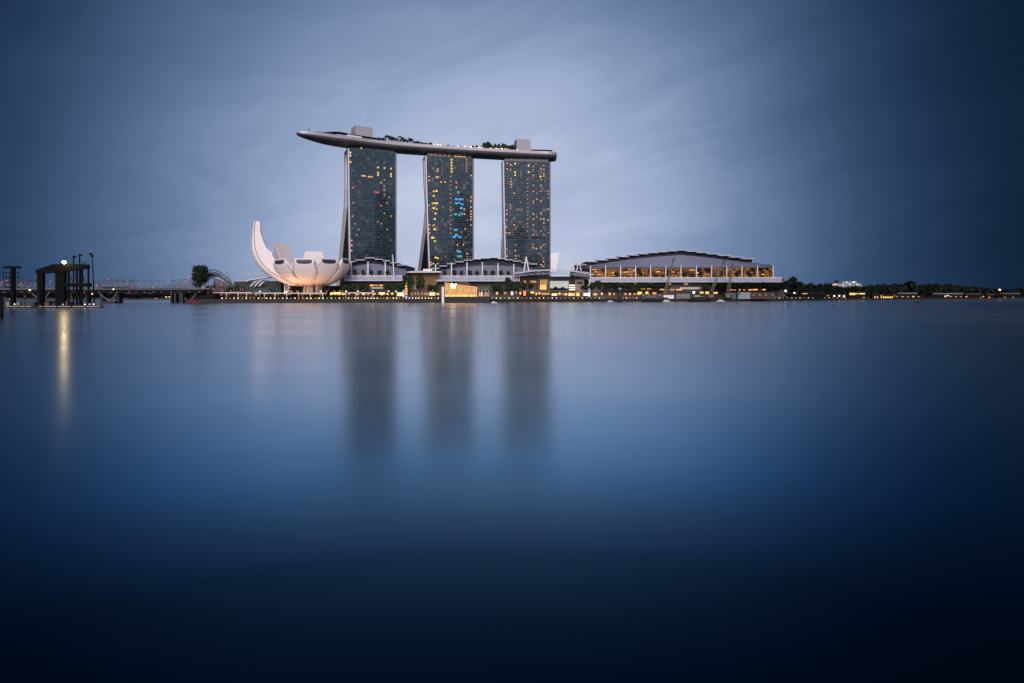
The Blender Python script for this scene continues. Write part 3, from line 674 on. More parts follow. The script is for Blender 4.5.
# ------------------------------------------------------------------ stepped roof halls
rnd = random.Random(8)
def hall(name, label, catg, Y0, steps, eave, nav0, cols, awn, base_y, shops=(), glazed=None, nose=None, terr=()):
    pk = min(p_[2] for p_ in steps); lo_ = max(p_[2] for p_ in steps)
    def NV(py): return lerp(nav0[0], nav0[1], ((py - pk) / (lo_ - pk)) ** .8)
    cx = (steps[0][0] + steps[-1][1]) / 2; root = thing(name, P(cx, 298, Y0), label, catg)
    for (a, b, py) in steps:
        q = MB(); q.box(X(a, Y0), X(b, Y0), Y0 - 5, Y0 + 55, Z(py + .62, Y0 - 5), Z(py, Y0 - 5)); part('roof_plate', q, mat('roof_plate_white', (.60, .58, .62), .5, var=.1), root)
    q = MB()
    for (a, b, py) in steps:
        q.box(X(a, Y0), X(b, Y0), Y0 + 3, Y0 + 52, Z(py + 1 + NV(py) + 1.4, Y0), Z(py + .62, Y0 - 5) - .02)
    part('shaded_clerestory', q, navy, root)
    q = MB()
    for (a, b, py) in steps:
        nav = NV(py)
        for k in range(3):
            x0 = lerp(X(a, Y0), X(b, Y0), k / 3); x1 = lerp(X(a, Y0), X(b, Y0), (k + .5) / 3)
            q.bar((x0, Y0 + 2.6, Z(py + 1 + nav + 1, Y0)), (x1, Y0 + 1.5, Z(py + 1.2, Y0)), .3)
    part('roof_truss', q, mat('truss_steel', (.025, .03, .05), .5), root)
    top = []; bot = []
    for (a, b, py) in steps:
        c = (a + b) / 2; top.append((c, py + 1 + NV(py)))
    top = [(steps[0][0], top[0][1] + .4)] + top + [(steps[-1][1], top[-1][1] + .6)]
    if nose: top += nose
    q = MB(); n = len(top) * 4; x0, x1 = top[0][0], top[-1][0]
    tp = [P(lerp(x0, x1, i / n), interp(top, lerp(x0, x1, i / n)), Y0 + 2.2) for i in range(n + 1)]
    bt = [P(lerp(x0, x1, i / n), max(eave, interp(top, lerp(x0, x1, i / n)) + .4), Y0 - 4.5) for i in range(n + 1)]
    q.loft([tp, bt, [p + Vector((0, .5, -.5)) for p in bt], [p + Vector((0, .5, -.5)) for p in tp]], cap=False)
    # standing ribs of the metal roof
    for i in range(0, n + 1, 1):
        q.bar(tp[i], bt[i], .22, .22)
    part('metal_roof_skirt', q, lav_metal, root)
    q = MB(); a, b = steps[0][0], top[-1][0]; q.box(X(a, Y0), X(b, Y0), Y0 + 4, Y0 + 50, Z(base_y, Y0), Z(eave - 3.0, Y0)); part('hall_body', q, brown_wall, root)
    if glazed:
        g0, g1, ga, gb = glazed
        part('lit_glazing', MB().pbox(ga, gb, g0, g1, Y0 + 3.0, .7), GLZ, root)
        q = MB()
        for k in range(int((gb - ga) / 3)):
            x = ga + k * 3; q.pbox(x, x + .22, g0, g1, Y0 + 2.7, .3)
        for yy in (g0 + 2.6, g0 + 5.6): q.pbox(ga, gb, yy, yy + .3, Y0 + 2.75, .2)
        part('glazing_bars', q, mat('bronze_bar', (.045, .026, .018), .6, spec=.1), root)
        for k in range(38):
            x = rnd.uniform(ga + 1, gb - 8); w = rnd.uniform(1.2, 6); yy = g0 + rnd.choice((.8, 1.6, 3.5, 4.4, 6.2, 7.4))
            part('lit_window', MB().pbox(x, x + w, yy, yy + rnd.uniform(.7, 1.5), Y0 + 2.55, .2), rnd.choice((amber_dim, amber_dim, glow('amber_faint', (1, .36, .10), .22), amber)), root)
    for (px, y0, y1) in cols:
        Yc = Y0 - 7; part('mast', MB().tube([P(px, y1, Yc), P(px, lerp(y0, y1, .4), Yc), P(px, y0, Yc)], [.6, .75, .5], 8), white_paint, root)
    if awn:
        a0, a1, y0, y1 = awn; q = MB(); Ya, Yb = Y0 - 8, Y0 - 18
        A0, A1, B0, B1 = P(a0, y0, Ya), P(a1, y0, Ya), P(a0 + .5, y1, Yb), P(a1 - .5, y1, Yb)
        q.loft([[A0, A1], [B0, B1]], closed=False, cap=False); q.v += []; 
        q.loft([[p + Vector((0, .1, -.35)) for p in (A0, A1)], [p + Vector((0, .1, -.35)) for p in (B0, B1)]], closed=False, cap=False)
        q.bar(B0, B1, .5, .6); part('awning', q, awn_glass, root)
        q = MB(); n = int((a1 - a0) / 7.4)
        for i in range(n + 1):
            q.bar(A0.lerp(A1, min(1, (i - .25) / n) if i else 0) + UP * .15, B0.lerp(B1, i / n) + UP * .22, .75, .4)
        q.bar(A0, A1, .6, .6); part('awning_ribs', q, white_paint, root)
        q = MB(); q.box(X(a0, Y0), X(a1, Y0), Y0 - 8, Y0 + 4, Z(y0 + .6, Y0 - 8), Z(y0 - .1, Y0 - 8)); part('terrace_slab', q, concrete, root)
        for i in range(int((a1 - a0) / 3.6)):
            px = a0 + 2 + i * 3.6 + rnd.uniform(-.8, .8); 
            part('terrace_lamp', MB().ball(P(px, y0 - .5, Y0 - 8.2), .38, 6, 4), amber if rnd.random() < .5 else amber_dim, root)
        q = MB(); q.box(X(a0 + 1, Y0), X(a1 - 1, Y0), Y0 - 7, Y0 + 3.9, LZ, Z(y0 + .65, Y0 - 8)); part('podium', q, brown_wall, root)
        q = MB()
        for i in range(int((a1 - a0) / 3.1)):
            px = a0 + 2.2 + i * 3.1; q.pbox(px, px + .35, y1 + .3, 296, Y0 - 7.6, .5)
        part('podium_piers', q, mat('pier_cladding', (.10, .07, .055), .6), root)
    for (x0, x1, y0, y1, m, Y) in shops:
        part('lit_shopfront', MB().pbox(x0, x1, y0, y1, Y, .5), m, root)
    return root
def glz():
    m = glow('hall_glazing', (1, .40, .07), .16, .97, .20); m.node_tree.nodes['Principled BSDF'].inputs['Specular IOR Level'].default_value = .08; mr = [n for n in m.node_tree.nodes if n.type == 'MAP_RANGE'][0]; mr.inputs['From Min'].default_value = .42; mr.inputs['From Max'].default_value = .62; mx = [n for n in m.node_tree.nodes if n.type == 'MIX'][0]
    mx.inputs['A'].default_value = (.02, .014, .012, 1); mx.inputs['B'].default_value = (.05, .03, .02, 1); return m
GLZ = glz()
AM, AD, AH, YW, RS, WW = amber, amber_dim, amber_hot, yellow_w, red_shop, white_w
Yt = 566
hall('theatre_hall', 'small theatre hall with stepped white roof below the northern tower', 'theatre', Yt,
     [(347, 350.5, 262.6), (350.5, 356.5, 261.2), (356.5, 366, 259.6), (366, 376, 257.6), (376, 384, 258.9), (384, 391, 260.5), (391, 398, 262.5), (398, 406, 264.8)],
     275.4, (5.0, 3.0), [(351.3, 261.5, 275.4), (368, 261.5, 275.4), (385.3, 262, 275.4)], (344, 402.5, 275.8, 280.6), 277,
     [(330.3, 333.2, 292.6, 295.2, AH, 524), (334, 340.6, 292.4, 295.6, AH, 524), (341.5, 345, 292.8, 295.4, AM, 525), (378.8, 384.6, 292.4, 295.2, AH, 530), (390.8, 393.4, 292.6, 295, AM, 531), (397, 403.2, 292.6, 296, AH, 531), (370, 373.4, 284.6, 286, AM, 548), (374.5, 378, 284.6, 286, AD, 548), (379.5, 382.6, 284.7, 286, AM, 548), (370, 383, 287.2, 288.6, mat('pale_stone', (.5, .46, .45), .7), 547), (348, 350, 293, 295, AD, 527), (355, 359, 292.8, 295, AD, 527), (362, 365, 293, 295, AM, 527), (367, 369.6, 293, 295, AD, 527), (372.5, 375.5, 292.8, 295, AM, 527), (386, 388.5, 293, 295, AM, 530)])
Yc = 600
hall('casino_hall', 'wider casino hall with stepped white roof below the middle and southern towers', 'casino', Yc,
     [(432, 440, 268), (440, 447.5, 265.6), (447.5, 455.5, 263.4), (455.5, 464, 261.4), (464, 473, 259.8), (473, 481, 258.6), (481, 490, 257.8), (490, 498, 257.2), (498, 505, 258.2), (505, 513, 259.4), (513, 521.3, 260.8), (521.3, 529, 262.3), (529, 537, 263.6)],
     275.4, (7.0, 2.6), [(435.6, 264, 275.4), (451.5, 262.5, 275.4), (467, 262, 275.4), (482.4, 262, 275.4), (498, 263, 275.4), (513.8, 264, 275.4)], (436, 520, 276, 281), 277,
     [(429.4, 435, 292.6, 295.4, AH, 548), (436.5, 439, 293, 295, AM, 548), (426, 428, 293, 295, AD, 546), (496, 498, 292, 294.5, AM, 576), (504, 506.5, 292, 294, AD, 576), (511, 513.2, 291.5, 295, WW, 570), (515.3, 517, 291.5, 293.5, AD, 570), (523.4, 525.8, 291.2, 295.6, RS, 574), (519.5, 521, 292, 294.5, AM, 574)])
o = hall('convention_centre', 'long convention hall with stepped curved roof and amber lit glass front', 'convention centre', 700,
     [(574, 586, 264.6), (586, 596.8, 261.2), (596.8, 607.6, 259.6), (607.6, 617.8, 257.9), (617.8, 628, 256.2), (628, 638, 254.7), (638, 648, 253.4), (648, 657.5, 252.3), (657.5, 667, 251.4), (667, 676.5, 250.5), (676.5, 686.5, 249.8), (686.5, 696.5, 250.9), (696.5, 707, 252.1), (707, 718, 253.5), (718, 729.5, 255.1), (729.5, 741.5, 256.8), (741.5, 753, 258.4)],
     267.3, (4.2, 2.4), [(px, 265.4, 277.2) for px in (590.4, 605.6, 620.6, 635.6, 650.6, 665.8, 681, 696.4, 711.6, 726.6, 741.8, 757.4, 773.2)], (590, 782, 277.6, 282), 278,
     [(601, 602.8, 292.6, 295, AM, 668), (608.8, 610.6, 292.6, 295, AM, 668), (613, 615, 293, 295, AD, 668), (624, 627, 293, 295, AD, 668), (629, 631, 293, 295, AM, 668), (637.5, 642, 291.8, 294.8, YW, 668), (645.6, 648.4, 291.6, 295, YW, 668), (652.6, 656.4, 292.4, 294.6, RS, 668), (633.5, 636, 293.2, 295, AD, 668), (693, 694.8, 291.6, 293.4, lamp_white, 668), (700, 703.4, 291.8, 293.4, YW, 668), (705.6, 709, 291.6, 293.9, YW, 668), (713.6, 717.8, 292, 293.8, AM, 668), (670, 675, 289, 290.3, AD, 675), (676.5, 682, 289, 290.3, AM, 675), (641, 645, 288.4, 289.4, AD, 675), (647, 651, 288.4, 289.4, AD, 675), (660, 664, 289, 290, AM, 675), (680, 703, 287.2, 289.2, mat('pale_stone', (.5, .46, .45), .7), 676), (729, 733, 289.2, 290.4, AD, 675), (734, 736.6, 289.2, 290.4, AM, 675), (739, 740.4, 288.8, 290.4, AM, 675), (748.5, 752.5, 289.2, 290.4, AM, 675), (753.2, 758, 289, 290.3, AM, 675), (760, 765.6, 289, 290.2, AM, 675), (743, 746, 289.2, 290.4, AD, 675), (620, 623, 283, 285, AD, 690), (634, 637, 283, 285, AD, 690), (650, 652, 283, 285, AD, 690), (668, 671, 283, 285, AD, 690), (596, 600, 283, 285, AD, 690), (684, 688, 283, 285, AD, 690)],
     glazed=(267.8, 277.4, 590, 772), nose=[(757, 262.6), (765, 264.8), (772.5, 266.6)])
part('side_terrace', MB().pbox(772, 779, 271.2, 272.2, 697, 20).pbox(773, 778, 273.4, 274.4, 697, 20), grey_steel, o)
# the low bronze hall between the theatre and the casino
root = thing('entrance_hall', P(420, 298, 585), 'bronze entrance hall with wide flat white eaves between two stepped roof halls', 'entrance hall')
q = MB(); q.loft([[P(a, y, Y) for a, y, Y in ((400, 272.6, 570), (441, 272.4, 570), (439, 271.6, 610), (404, 271.6, 610))], [P(a, y, Y) for a, y, Y in ((400.5, 271.6, 570), (440.6, 271.4, 570), (438, 270.6, 610), (405, 270.6, 610))]])
part('eaves_roof', q, white_paint, root); part('raised_roof', MB().pbox(423, 432, 269, 271, 585, 20), white_paint, root)
q = MB(); q.hexa([P(406, 296, 590), P(436, 296, 590), P(436, 296, 612), P(406, 296, 612), P(403, 272.3, 580), P(438, 272.3, 580), P(438, 272.3, 612), P(403, 272.3, 612)])
part('bronze_wall', q, mat('bronze_pale', (.30, .18, .09), .45, var=.3), root)  # paler, more orange bronze than the hall cladding
part('lit_stair_tower', MB().pbox(405, 407.6, 282.5, 296, 548, 4), brown_wall, root)
for yy in (283.2, 285.6, 288, 290.6, 293.2): part('lit_window', MB().pbox(405.2, 407.4, yy, yy + 1.7, 547.6, .3), AM, root)
part('skylight_cone', MB().loft([[P(412 + a, 289, 560) + Vector((0, b, 0)) for a, b in ((0, 0), (9, 0), (9, 8), (0, 8))], [P(414.5 + a, 285, 560) + Vector((0, b + 1, 0)) for a, b in ((0, 0), (4, 0), (4, 5), (0, 5))]]), mat('pale_stone', (.5, .46, .45), .7), root)
part('entry_canopy_wall', MB().pbox(408, 436, 290.5, 297.5, 556, 6), mat('entry_wall', (.07, .05, .045), .6), root)
for x in (411, 414.5, 417.5, 421, 424): part('lit_window', MB().pbox(x, x + 1.2, 292.6, 294.8, 555.6, .3), AD, root)
q = MB(); q.tube([P(394.2, 280, 552), P(393.4, 266, 552), P(392.4, 254.2, 552)], [.6, .55, .4], 8)
solo('leaning_mast', q, white_paint, P(394.2, 280, 552), 'tall white mast leaning slightly left, rising right of the small theatre roof', 'mast', smooth=True)
q = MB()
for x in (523.8, 529): q.tube([P(526.2, 256.6, 580), P(x, 272.2, 580)], [.5, .75], 8)
solo('frame_mast', q, white_paint, P(526, 272, 580), 'white A shaped mast standing over the left end of the plaza canopy', 'mast')
for i, (x0, x1) in enumerate(((577.2, 577.2), (579.2, 581))):
    pass
q = MB()
for x in (576.8, 581): q.tube([P(578.6, 257.8, 640), P(x, 271, 640)], [.4, .65], 8)
solo('frame_mast', q, white_paint, P(578.6, 271, 640), 'white A shaped mast at the left end of the long convention hall', 'mast')

# event plaza
root = thing('event_plaza', P(552, 298, 590), 'open event plaza hall with arched white canopy, amber lobby and white screen', 'plaza hall')
q = MB(); rr_ = []
def carc(px): t = (px - 514) / (592 - 514); return 274.4 - 5.2 * math.sin(math.pi * min(1, (.06 + .86 * t))) ** .85 + 1.2 * t
for i in range(27):
    px = lerp(513.5, 593.5, i / 26); y = carc(px); w = 1 - abs(2 * i / 26 - 1) ** 2.2; Ya = 575 - 2 - 5 * w; Yb = 575 + 4 + 22 * w
    a = P(px, y, 575); a1 = Vector((a.x, Ya, a.z - 1.0)); b1 = Vector((a.x, Yb, a.z + 1.0)); rr_.append([a1, b1, b1 + UP * .7, a1 + UP * .8])
q.loft(rr_); part('arched_canopy', q, awn_glass, root)
q = MB(); pts = [P(lerp(516, 590, i / 24), 276.2 - 2.6 * math.sin(math.pi * i / 24), 571) for i in range(25)]; q.tube(pts, .28, 6)
for i in range(1, 24):
    if i % 2: q.tube([pts[i], Vector((pts[i + 1].x, 571, Z(carc(lerp(516, 590, (i + 1) / 24)) + 1.2, 571)))], .16, 5); q.tube([pts[i], Vector((pts[i - 1].x, 571, Z(carc(lerp(516, 590, (i - 1) / 24)) + 1.2, 571)))], .16, 5)
part('canopy_truss', q, fin_grey, root)
part('rear_wall', MB().pbox(520, 588, 276.5, 297.5, 600, 8), brown_wall, root)
part('side_block', MB().pbox(575, 584, 279.5, 297, 588, 12), mat('side_block_wall', (.24, .17, .13), .6), root)
part('side_block_window', MB().pbox(577, 582.5, 282, 284, 587.6, .3), dark_steel, root)
o = part('screen', MB().pbox(550, 568.6, 281, 288.2, 589, 1), glow('pale_screen', (.72, .78, .74), .42, .15, .2), root)
q = MB()
for i in range(9): x = 550 + 18.6 * i / 8; q.pbox(x - .12, x + .12, 280.8, 288.4, 588.7, .3)
for yy in (281, 283.4, 285.8, 288.2): q.pbox(550, 568.6, yy - .12, yy + .12, 588.75, .2)
part('screen_frame', q, fin_grey, o)
part('screen_side_pier', MB().pbox(547.6, 549.6, 279, 297, 588, 3), brown_wall, root); part('screen_side_pier', MB().pbox(538, 539.6, 279, 297, 588, 3), brown_wall, root)
part('lit_lobby', MB().pbox(540, 546.5, 284.5, 289.6, 596, 1), AM, root)
part('lit_lobby', MB().pbox(540, 548, 279.6, 284, 597, 1), AD, root)
part('lit_lobby', MB().pbox(530.5, 536.5, 280.6, 283, 597, 1), AD, root)
part('lit_lobby', MB().pbox(524, 525.6, 280.8, 282.4, 597, 1), AM, root)
for yy in (284.8, 287, 289): part('light_strip', MB().pbox(569.2, 575, yy, yy + 1.1, 584, .5), glow('strip_light', (1, .86, .55), 1.5), root)
for (a, b, y0, y1, m) in ((530.6, 534, 291.6, 293.4, YW), (535.5, 537.2, 292.6, 295, AM), (538.5, 540.4, 292.2, 294.4, AM), (541.5, 549.6, 292.8, 294.8, AD), (551.8, 557, 293.4, 295.6, AH), (558.4, 560.6, 292.4, 295, AM), (564.6, 567.2, 293.2, 295.4, AM), (562, 563.4, 293, 295, AD), (568.6, 571.4, 293, 295.8, AH), (571.8, 575, 293, 295.8, AM), (576.4, 579.4, 292.8, 295.8, YW), (583.6, 590, 293, 295.8, glow('cream_shop', (1, .82, .6), 1.3)), (593.4, 597.2, 293.4, 295.2, AM)):
    part('lit_shopfront', MB().pbox(a, b, y0, y1, 576, .5), m, root)
q = MB(); q.pbox(520, 600, 290.4, 291.2, 574, 8); part('shop_canopy', q, mat('shop_canopy_m', (.12, .09, .08), .6), root)
# white fin building behind
q = MB(); q.prism([P(550.6, 272, 690), P(556.2, 272, 690), P(558.8, 252.4, 690), P(550.6, 253.8, 690)], (0, 10, 0))
solo('fin_building', q, white_paint, P(554, 272, 690), 'pale wedge shaped building end just right of the southern tower foot', 'building')
q = MB(); q.prism([P(557, 270.5, 670), P(575, 270.5, 670), P(573.5, 262.2, 670)], (0, 12, 0))
solo('sail_roof', q, mat('sail_fabric', (.62, .64, .72), .6), P(566, 270.5, 670), 'white triangular sail roof left of the convention hall behind the plaza canopy', 'sail roof')

# ------------------------------------------------------------------ glass pavilion on the water
root = thing('glass_pavilion', P(466, 302, 500), 'faceted glass pavilion glowing amber on a dark base in the water', 'pavilion')
Yp = 497
part('base_plinth', MB().pbox(444, 489.5, 296.6, 303.2, Yp - 1, 24), dark_conc, root)
q = MB(); q.hexa([P(444.8, 296.6, Yp), P(477, 296.6, Yp), P(477, 296.6, Yp + 18), P(444.8, 296.6, Yp + 18), P(444.6, 282.2, Yp), P(477.4, 286.4, Yp), P(477.4, 286.4, Yp + 18), P(444.6, 281.5, Yp + 18)])
def pav():
    m = glow('pavilion_glow', (1, .46, .09), .58, .4, .35); t = m.node_tree; b = t.nodes['Principled BSDF']; b.inputs['Roughness'].default_value = .25; m.cycles.emission_sampling = 'FRONT'
    return m
part('glass_body', q, pav(), root)
q = MB()
for i in range(20):
    x = 445 + 32 * i / 19; ty = 282.2 + 4.2 * (x - 444.6) / 32.8; q.bar(P(x, 296.4, Yp - .2), P(x, ty, Yp - .2), .16)
for j in range(1, 6):
    f = j / 6; q.bar(P(444.8, lerp(296.4, 282.4, f), Yp - .2), P(477.2, lerp(296.4, 286.5, f), Yp - .2), .12)
part('glazing_bars', q, mat('bronze_bar', (.045, .026, .018), .6, spec=.1), root)
q = MB(); q.hexa([P(443.6, 282.3, Yp - 1), P(478, 286.8, Yp - 1), P(478, 286.6, Yp + 20), P(443.6, 281.5, Yp + 20), P(443.6, 281.6, Yp - 1), P(478, 286.1, Yp - 1), P(478, 286, Yp + 20), P(443.6, 281, Yp + 20)])
part('sloping_roof', q, dark_steel, root)
q = MB(); q.prism([P(455, 283.4, Yp + 8), P(470, 285.2, Yp + 8), P(466, 281.6, Yp + 8), P(460, 281.6, Yp + 8)], (0, 8, 0)); part('crystal_peak', q, dark_glass, root)
q = MB(); q.prism([P(478, 290, Yp + 1), P(488.6, 290.2, Yp + 1), P(488.8, 288.4, Yp + 1), P(478, 286.2, Yp + 1)], (0, 16, 0)); part('annex_roof', q, dark_glass, root)
for x in (479.5, 482, 485.5, 488.4): part('annex_post', MB().pbox(x, x + .5, 290, 296.6, Yp + 1, .5), fin_grey, root)
part('annex_wall', MB().pbox(478, 489, 290.4, 296.6, Yp + 8, 2), mat('annex_back', (.16, .12, .10), .6), root)
for x, m in ((479, AM), (481.2, AH), (484.5, AD), (486.5, AD)): part('lit_window', MB().pbox(x, x + 1.2, 292, 296.2, Yp + 7.6, .3), m, root)
for i in range(15):
    x = 446 + i * 2.1; part('floor_lamp', MB().pbox(x, x + rnd.uniform(.8, 1.7), 295.2 - rnd.uniform(0, 1.2), 296.5, Yp - .55, .25), YW if i % 3 else AH, root)
# the shop's white monogram: a letter L with a V crossing it
lamp_white.cycles.emission_sampling = 'FRONT'
lm = glow('logo_white', (1, .84, .56), 6.5)
def stroke(mb, a, b, w): mb.bar(a, b, w, .4, up=(0, 1, 0))
q = MB(); stroke(q, P(451.4, 283.4, Yp - .75), P(451.4, 288.0, Yp - .75), .50); stroke(q, P(451.2, 287.9, Yp - .75), P(455.4, 287.9, Yp - .75), .50)
stroke(q, P(452.3, 283.4, Yp - 1.25), P(454.2, 287.2, Yp - 1.25), .55); stroke(q, P(456.2, 283.4, Yp - 1.3), P(454.2, 287.2, Yp - 1.3), .42)
lm.cycles.emission_sampling = 'FRONT'; part('monogram_sign', q, lm, root)
part('sign_glow_panel', MB().pbox(450.9, 456.1, 283.2, 288.4, Yp - .5, .15), glow('sign_glow', (1, .34, .04), .42), root)
q = MB(); q.pbox(441.7, 444, 286.8, 303, 494, 1.6); o = solo('white_pylon', q, white_paint, P(442.8, 303, 494), 'slim white pylon rising from the water left of the glowing glass pavilion', 'pylon')

# ------------------------------------------------------------------ promenade: pergolas, lamps, trees
def pergola(px0, px1, y, posts, label):
    Yq = S((px0 + px1) / 2) + 6; root = thing('pergola', P((px0 + px1) / 2, 298.5, Yq), label, 'pergola', 'white pergolas on the promenade')
    part('roof', MB().pbox(px0, px1, y - .45, y + .35, Yq, 4.5), white_paint, root)
    for px in posts: part('post', MB().pbox(px - .35, px + .35, y + .35, 299, Yq + .6, .6), mat('post_cream', (.42, .34, .25), .6), root)
    for px in posts:
        part('lamp', MB().ball(P(px, y + 1.5, Yq + .1), .55, 6, 4), amber, root)
        part('lamp', MB().ball(P(px + 3, y + 1.4, Yq + 2), .45, 6, 4), AD, root)
pergola(213, 252, 292.9, [217, 226.5, 238, 246.5], 'white pergola nearest the dark bridge, with warm lamps under its roof')
pergola(254, 283, 293.2, [256, 264.5, 275], 'short white pergola in front of the dark annex canopies')
pergola(285, 325, 293.3, [286.6, 298.5, 310.2, 322.6], 'white pergola directly in front of the lotus museum columns')
pergola(345, 373, 292.9, [345.6, 356, 372.6], 'white pergola on the promenade below the small theatre awning')
for i, (px, y, d) in enumerate(((260, 291.6, 'left of the lotus museum'), (287, 291.6, 'at the stair of the lotus museum'), (321, 291.4, 'right of the lotus museum columns'), (346.2, 291.3, 'at the left end of the theatre pergola'), (358, 291.4, 'over the middle of the theatre pergola'), (373, 291.2, 'at the right end of the theatre pergola'), (388.6, 291.2, 'between the two bright theatre shopfronts'), (396, 291.3, 'just left of the brightest theatre shopfront'))):
    Yq = S(px) + 5; q = MB(); q.tube([P(px, 298.6, Yq), P(px, y + .5, Yq)], .16, 5); 
    root = thing('globe_lamp', P(px, 298.6, Yq), f'white globe lamp on a thin pole {d}', 'street lamp', 'globe lamps on the promenade')
    part('pole', q, grey_steel, root); part('globe', MB().ball(P(px, y, Yq), .85, 8, 6), mat('pale_globe', (.8, .82, .9), .5, emit=(.85, .88, 1), es=.35), root)
# seawall lamps
def lamp_row(pxs, y, m_of, label, group):
    protos = {}
    for i, px in enumerate(pxs):
        m = m_of(i); Yq = S(px) - .3; 
        key = m.name
        if key not in protos:
            q = MB(); q.box(-.28, .28, -.28, .28, 0, .55, 0); q.ball((0, -.1, .85), .46, 6, 4, 1); q.m = q.m
            protos[key] = mesh('seawall_lamp', q, [dark_steel, m])
        o = bpy.data.objects.new('seawall_lamp', protos[key]); COL.objects.link(o); o.location = (X(px, Yq), Yq, 3.0); tag(o, label, 'lamp', group)
rl = random.Random(3)
def warm(i): return rl.choice((lamp_w, lamp_w, amber))
def fr(a, b, s): 
    o = []; x = a
    while x < b: o.append(x); x += s
    return o
lamp_row(fr(222, 346, 4.05), 299.6, warm, 'small warm lamp in the even row on the seawall below the lotus museum', 'seawall lamps below the museum')
lamp_row(fr(348.5, 440, 3.2), 299.6, warm, 'small warm lamp in the close row on the seawall below the theatre', 'seawall lamps below the theatre')
lamp_row(fr(492, 608, 4.3), 299.5, warm, 'small warm lamp in the row on the seawall below the plaza canopy', 'seawall lamps below the plaza')
lamp_row(fr(623, 639, 3.4), 299, warm, 'small warm lamp in the short row right of the round dark pillar', 'seawall lamps right of the dark pillar')
lamp_row(fr(742, 846, 4.15), 298, lambda i: (lamp_w, amber, lamp_w, lamp_green, lamp_pink, lamp_w, lamp_green)[i % 7], 'coloured square lamp in the row on the quay right of the convention hall', 'coloured quay lamps')
# promenade trees: (px, top, bottom, width, depth)
pt_ = [(346, 283.5, 293, 9, 540, 'wide tree under the left end of the theatre awning'), (354, 284.5, 293, 8, 540, 'second tree under the theatre awning beside its left end tree'), (362, 283.6, 293.5, 10, 541, 'pale green tree under the middle of the theatre awning'), (367.5, 285, 293.5, 6, 541, 'narrow tree left of the orange strip windows below the theatre'),
       (387, 283.6, 293.5, 8, 545, 'tree right of the orange strip windows below the theatre'), (392.5, 284, 293.5, 8, 544, 'tree in front of the right end of the theatre awning'), (399, 283, 293.5, 8, 542, 'low tree left of the lit stair tower'),
       (409, 275.5, 294, 13, 550, 'tall round tree right of the lit stair tower'), (404, 279.5, 293, 8, 552, 'bushy tree behind the lit stair tower'), (420, 275.5, 293, 11, 552, 'tall round tree in front of the bronze entrance hall'), (430, 284, 294, 7, 556, 'small tree between the bronze entrance hall and the white pylon'), (436, 284.5, 294, 7, 556, 'small tree just left of the white pylon'),
       (494, 283, 292.5, 7, 580, 'light green tree just right of the glass pavilion annex'), (499, 283, 292.5, 7, 580, 'light green tree between the pavilion annex and the tall dark tree'), (508.5, 277.3, 291.5, 10, 578, 'tall dark tree before the right end of the casino awning'), (517, 280.5, 291.5, 9, 578, 'dark tree at the left foot of the plaza canopy'), (524, 282.5, 291.5, 8, 577, 'olive tree left of the amber plaza lobby'), (531, 283, 291.5, 9, 577, 'olive tree directly left of the lit plaza doorway'),
       (555.5, 287, 292.5, 6, 581, 'small tree below the left half of the white screen'), (562, 287, 292.5, 7, 581, 'small tree below the right half of the white screen'), (585, 284, 292.5, 7, 585, 'olive tree right of the plaza side block'), (591.5, 283.5, 292.5, 7, 592, 'olive tree at the left corner of the convention hall'), (598, 280.8, 292.5, 10, 600, 'big dark round tree before the left end of the convention awning'), (586.5, 279.5, 287, 6, 596, 'dark bushy tree behind the plaza side block')]
for px, y0, y1, w, Y, lab in pt_: tree_px('tree', px, y0, y1, w, Y, lab, 'promenade trees')
hx = fr(607, 668, 4.6)
for i, px in enumerate(hx): tree_px('tree', px, 283.4 + (i % 3) * .5, 290.5, 8.5, 676, f'{ORDN[i]} tree from the left under the left half of the convention awning', 'row of trees under the convention awning')
hx = fr(716, 783, 5.4)
for i, px in enumerate(hx): tree_px('far', px, 282.6 + (i % 3) * .4, 292, 10, 678, f'{ORDN[i]} dark tree from the left under the right half of the convention awning', 'dark trees under the convention awning')
tree_px('tree', 704.5, 285, 293, 9, 668, 'dark tree between the two leaning crane booms', 'promenade trees')
# terrace trees
for i, px in enumerate((355, 363, 371.5, 379.5, 388)): tree_px('tree', px, 270, 275.8, 4.4, 556, f'{ORDN[i]} small tree from the left on the theatre roof terrace', 'theatre terrace trees')
for i, px in enumerate((444.5, 454.5, 461.5, 470, 477, 485.5, 492.5, 501, 508, 516)): tree_px('tree', px, 270.6 - (i % 2) * .6, 276, 4.4, 590, f'{ORDN[i]} small tree from the left on the casino roof terrace', 'casino terrace trees')
for i, px in enumerate((616, 640, 669.5, 685, 701, 721, 737, 748)): tree_px('tree', px, 271.4 - (i % 3) * .5, 277.6, 5.6, 691, f'{ORDN[i]} small tree from the left before the amber convention hall glass', 'convention terrace trees')
# hedges along the promenade
for (a, b, lab) in ((226, 284, 'long low hedge behind the pergolas left of the museum'), (303, 345, 'low hedge in front of the museum lobby'), (374, 396, 'low pale hedge below the bright theatre shopfronts')):
    Yq = S((a + b) / 2) + 11; q = MB(); r = random.Random(int(a))
    for i in range(int((b - a) * 16)):
        p = P(r.uniform(a, b), r.uniform(294.6, 298.4), Yq) + Vector((0, r.uniform(0, 2.5), 0)); u = Vector((r.gauss(0, 1), r.gauss(0, 1), r.gauss(0, 1))).normalized() * .5; w = u.cross(Vector((r.gauss(0, 1), r.gauss(0, 1), r.gauss(0, 1)))).normalized() * .4
        q.face([p - u - w, p + u - w, p + u + w, p - u + w])
    solo('hedge', q, leaf_m, P((a + b) / 2, 298.5, Yq), lab, 'hedge')

